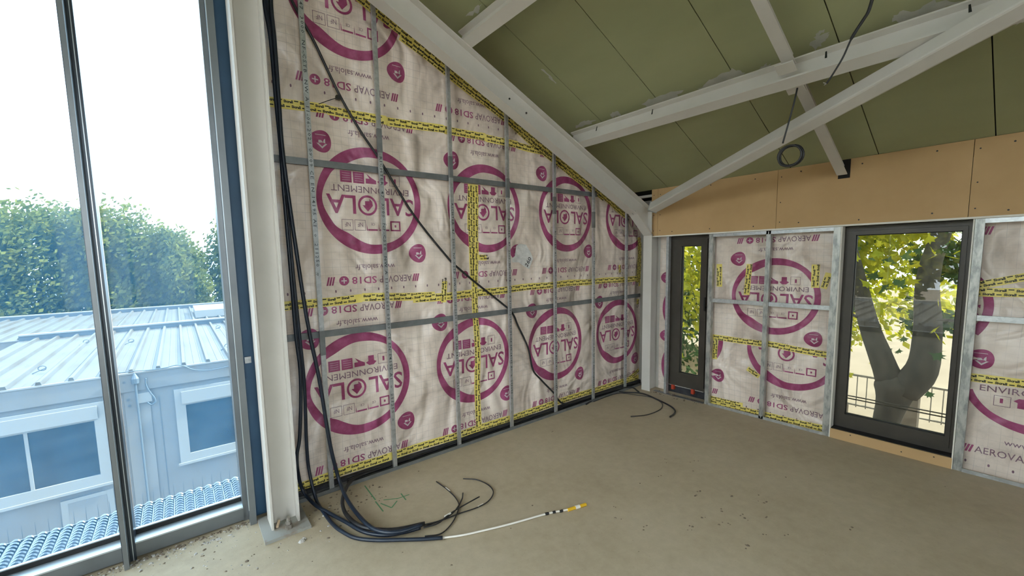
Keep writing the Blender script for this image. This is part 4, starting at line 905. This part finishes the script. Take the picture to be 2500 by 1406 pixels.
def far_tree(x, y, zc, rx, ry, rz_, n, seed, label, size=.115, group='trees beyond the cabins', mat='leaf_far'):
    r_ = random.Random(seed); e = tag(empty('broadleaf_tree', (x, y, GZ)), label, 'tree', group)
    bl = [(x, y, zc, rx*.8, ry*.8, rz_*.85)]
    for k in range(9):
        a = r_.random()*6.28; h = r_.uniform(-.6, .75); q = math.sqrt(max(0, 1-h*h))*.72
        bl.append((x+math.cos(a)*rx*q, y+math.sin(a)*ry*q, zc+h*rz_*.85, rx*.42, ry*.42, rz_*.34))
    foliage(n, bl, size, seed).build('crown', mat, e)['kind'] = 'stuff'
    MB().tube([(x, y, GZ), (x+.1, y, GZ+2), (x, y, zc)], [.28, .22, .12], 8).build('trunk', 'bark', e)
far_tree(-13.6, 27, 1.3, 3.4, 2.5, 3.9, 17000, 11, 'bushy green tree at the far left beyond the cabins')
far_tree(-9.6, 25.5, 1.4, 2.9, 2.4, 3.9, 20000, 12, 'bushy green tree left of the facade mullion')
far_tree(-6.6, 26, 1.3, 2.7, 2.4, 4.0, 20000, 13, 'tall rounded green tree right of the facade mullion')
far_tree(-4.4, 25, .6, 1.5, 1.6, 3.4, 13000, 14, 'small sunlit tree on the right shoulder of the tall tree')
far_tree(-1.7, 27, 1.3, 1.8, 2.0, 3.6, 12000, 15, 'green tree beyond the cabins next to the window jamb')
far_tree(-26, 3, 1.6, 3.5, 4, 4.2, 5000, 16, 'green tree behind the end cabin, mirrored in the windows', .3)
far_tree(-27, -5, 1.6, 3.5, 4, 4.4, 5000, 17, 'second green tree behind the end cabin', .3)

# plane tree outside the large window
pt = empty('plane_tree', (3.5, -1.8, GZ)); tag(pt, 'forked plane tree with bright leaves outside the large window', 'tree')
V = Vector
MB().tube(smooth_path([V((3.5, -1.78, GZ)), V((3.5, -1.77, -1.6)), V((3.5, -1.78, -.9)), V((3.5, -1.85, -.40)), V((3.5, -1.84, -.12))], 4), [.26, .23, .21, .19, .175, .165, .155, .15, .15, .155, .165, .185, .21, .23, .225, .18, .10], 12).build('trunk', 'bark', pt, True)
MB().tube(smooth_path([V((3.5, -1.80, -.25)), V((3.5, -1.66, .15)), V((3.45, -1.52, .6)), V((3.3, -1.3, 1.6)), V((3.1, -.9, 3.2)), V((3.3, -.3, 5.0))], 4), [.17, .16, .15, .145, .14, .135, .13, .125, .12, .115, .11, .105, .10, .09, .08, .075, .07, .06, .05, .045, .04], 10).build('limb', 'bark', pt, True)
MB().tube(smooth_path([V((3.5, -1.92, -.35)), V((3.5, -2.1, .0)), V((3.55, -2.12, .55)), V((3.6, -2.1, 1.5)), V((3.9, -2.5, 3.2)), V((4.2, -3.2, 5.2))], 4), [.19, .19, .185, .18, .17, .16, .155, .15, .145, .14, .13, .12, .11, .10, .09, .08, .075, .07, .06, .05, .045], 10).build('limb', 'bark', pt, True)
for pts in ([(3.45, -1.52, .6), (3.1, -1.0, .9), (2.6, -.3, 1.0)], [(3.55, -2.12, .7), (3.2, -2.5, .75), (2.9, -2.9, .9)], [(3.3, -1.3, 1.6), (2.7, -1.5, 2.0), (2.0, -1.9, 2.1)]):
    MB().tube(smooth_path([V(q) for q in pts]), .02, 6).build('twig', 'bark', pt, True)
lf = []
for t, rr in ((0, .0), (.35, .30), (.7, .62), (1.0, .40), (1.3, .75), (1.57, .48), (1.9, 1.0)): pass
lobe = [(0, -.35), (.12, -.05), (.45, -.2), (.38, .06), (.72, .2), (.40, .32), (.34, .42), (.16, .5), (0, .9), (-.16, .5), (-.34, .42), (-.40, .32), (-.72, .2), (-.38, .06), (-.45, -.2), (-.12, -.05)]
lme = []
for mt in ('leaf', 'leaf_dark'):
    me = bpy.data.meshes.new('leaf'); me.from_pydata([(0, .15, .03)]+[(x, y, -.05*abs(x)) for x, y in lobe], [], [(0, i+1, (i+1) % 16+1) for i in range(16)]); me.materials.append(M[mt]); lme.append(me)
r_ = random.Random(21)
def leafspot():
    while True:
        x = r_.uniform(1.6, 6.5); k = (x+4.486)/7.986
        # the cone the two windows open onto
        if r_.random() < .62: y = -2.994+(r_.uniform(-1.25, -2.33)+2.994)*k
        else: y = -2.994+(r_.uniform(1.25, 2.1)+2.994)*k
        z = 1.649+(r_.uniform(-.45, 1.95)-1.649)*k
        if y < -1.2 and z < 1.649+(.75-1.649)*k and r_.random() < .72: continue
        if abs(y+1.85) < .32 and x < 3.6 and z < 1.2: continue
        return V((x, y, z))
for i in range(300):
    p = leafspot(); s = r_.uniform(.07, .13)
    o = inst('leaf', lme[0 if r_.random() < .7 else 1], pt, p, (r_.uniform(-1.0, 1.0)+1.2, r_.uniform(-.6, .6), r_.uniform(0, 6.28)), (s, s, s))
crown = foliage(15000, [(4.6, -2.6, 5.0, 2.6, 3.6, 1.8), (3.6, .6, 4.6, 2.0, 2.2, 1.6), (5.2, -6, 4.8, 2.2, 2.4, 1.8)], .15, 22, .2)  # upper crown out of view, added dense to keep sun off the floor
low = foliage(9000, [(8.6, -.2, .2, 1.0, 1.8, .9), (8.8, -2.2, .4, .9, 1.2, .8), (8.0, .4, 2.4, 1.2, 2.2, 1.0), (6.6, -1.0, 1.5, 1.3, 1.5, 1.1), (7.6, .2, .4, 1.0, 1.4, 1.2), (5.2, -2.2, 2.0, .7, .9, .6), (5.0, .0, 2.6, 2.0, 2.0, 1.1), (5.5, 2.2, 1.2, 1.6, 1.6, 1.6), (6.4, -1.2, 2.2, 1.2, 1.6, .9), (5.8, -2.4, 3.0, 1.4, 1.4, .9)], .10, 23, .1)
crown.add(low.v, low.f); crown.build('crown', 'leaf', pt)['kind'] = 'stuff'
foliage(900, [(4.9, -2.15, 1.45, .5, .42, .32), (5.2, -2.0, .45, .35, .35, .22)], .075, 25, .1).build('dark_foliage', 'leaf_dark', pt)['kind'] = 'stuff'  # small cluster in the dark green leaf colour
bush = empty('shrub', (6.8, 3.6, GZ)); tag(bush, 'dense leafy shrub outside the narrow window', 'shrub')
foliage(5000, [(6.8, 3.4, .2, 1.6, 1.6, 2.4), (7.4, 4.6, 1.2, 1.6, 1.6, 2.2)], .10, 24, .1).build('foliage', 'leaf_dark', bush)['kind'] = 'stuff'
MB().tube([(6.8, 3.6, GZ), (6.8, 3.6, 0)], [.08, .04], 6).build('stem', 'bark', bush)
fe = empty('garden_fence', (7.0, -.5, -1.6)); tag(fe, 'thin brown metal fence behind the forked tree', 'fence')
for k in range(34): bx('fence_bar', 'fence', (6.99, -3.0+.16*k, -1.75), (7.01, -2.985+.16*k, -1.05), fe)
bx('fence_rail', 'fence', (6.985, -3.05, -1.07), (7.015, 2.4, -1.03), fe); bx('fence_rail', 'fence', (6.985, -3.05, -1.72), (7.015, 2.4, -1.69), fe)
tag(MB().box((6.9, -.6, GZ), (7.15, 2.4, -1.72)).build('garden_wall', 'wallstone'), 'low dark wall below the fence left of the tree', 'wall')
pil = onx(2212, 1000, 6.0); tag(MB().box((5.9, pil.y-.16, GZ), (6.15, pil.y+.16, -.93)).box((5.86, pil.y-.2, -.93), (6.19, pil.y+.2, -.87)).build('gate_pillar', 'wallstone'), 'square brown gate pillar right of the tree trunk', 'pillar')
tf = empty('timber_fence', (7.6, 3.9, GZ)); tag(tf, 'sunlit pale timber fence low outside the narrow window', 'fence')
for k in range(22): MB().add([(7.6, 2.9+.13*k, GZ), (7.6, 3.02+.13*k, GZ), (7.6, 3.02+.13*k, -1.1), (7.6, 2.96+.13*k, -1.02), (7.6, 2.9+.13*k, -1.1), (7.625, 2.9+.13*k, GZ), (7.625, 3.02+.13*k, GZ), (7.625, 3.02+.13*k, -1.1), (7.625, 2.96+.13*k, -1.02), (7.625, 2.9+.13*k, -1.1)],
    [(0, 1, 2, 3, 4), (9, 8, 7, 6, 5), (0, 5, 6, 1), (1, 6, 7, 2), (2, 7, 8, 3), (3, 8, 9, 4), (4, 9, 5, 0)]).build('picket', 'timber', tf)

# lettering and print too small to pick apart stays joined
for o in COL.objects:
    if o.type == 'MESH' and o.parent is not None and o.name.split('.')[0] in ('stud_lettering', 'tape_lettering', 'fine_print', 'pale_print', 'bold_print', 'edge_mark', 'screw_heads', 'bare_strands'): o['kind'] = 'stuff'
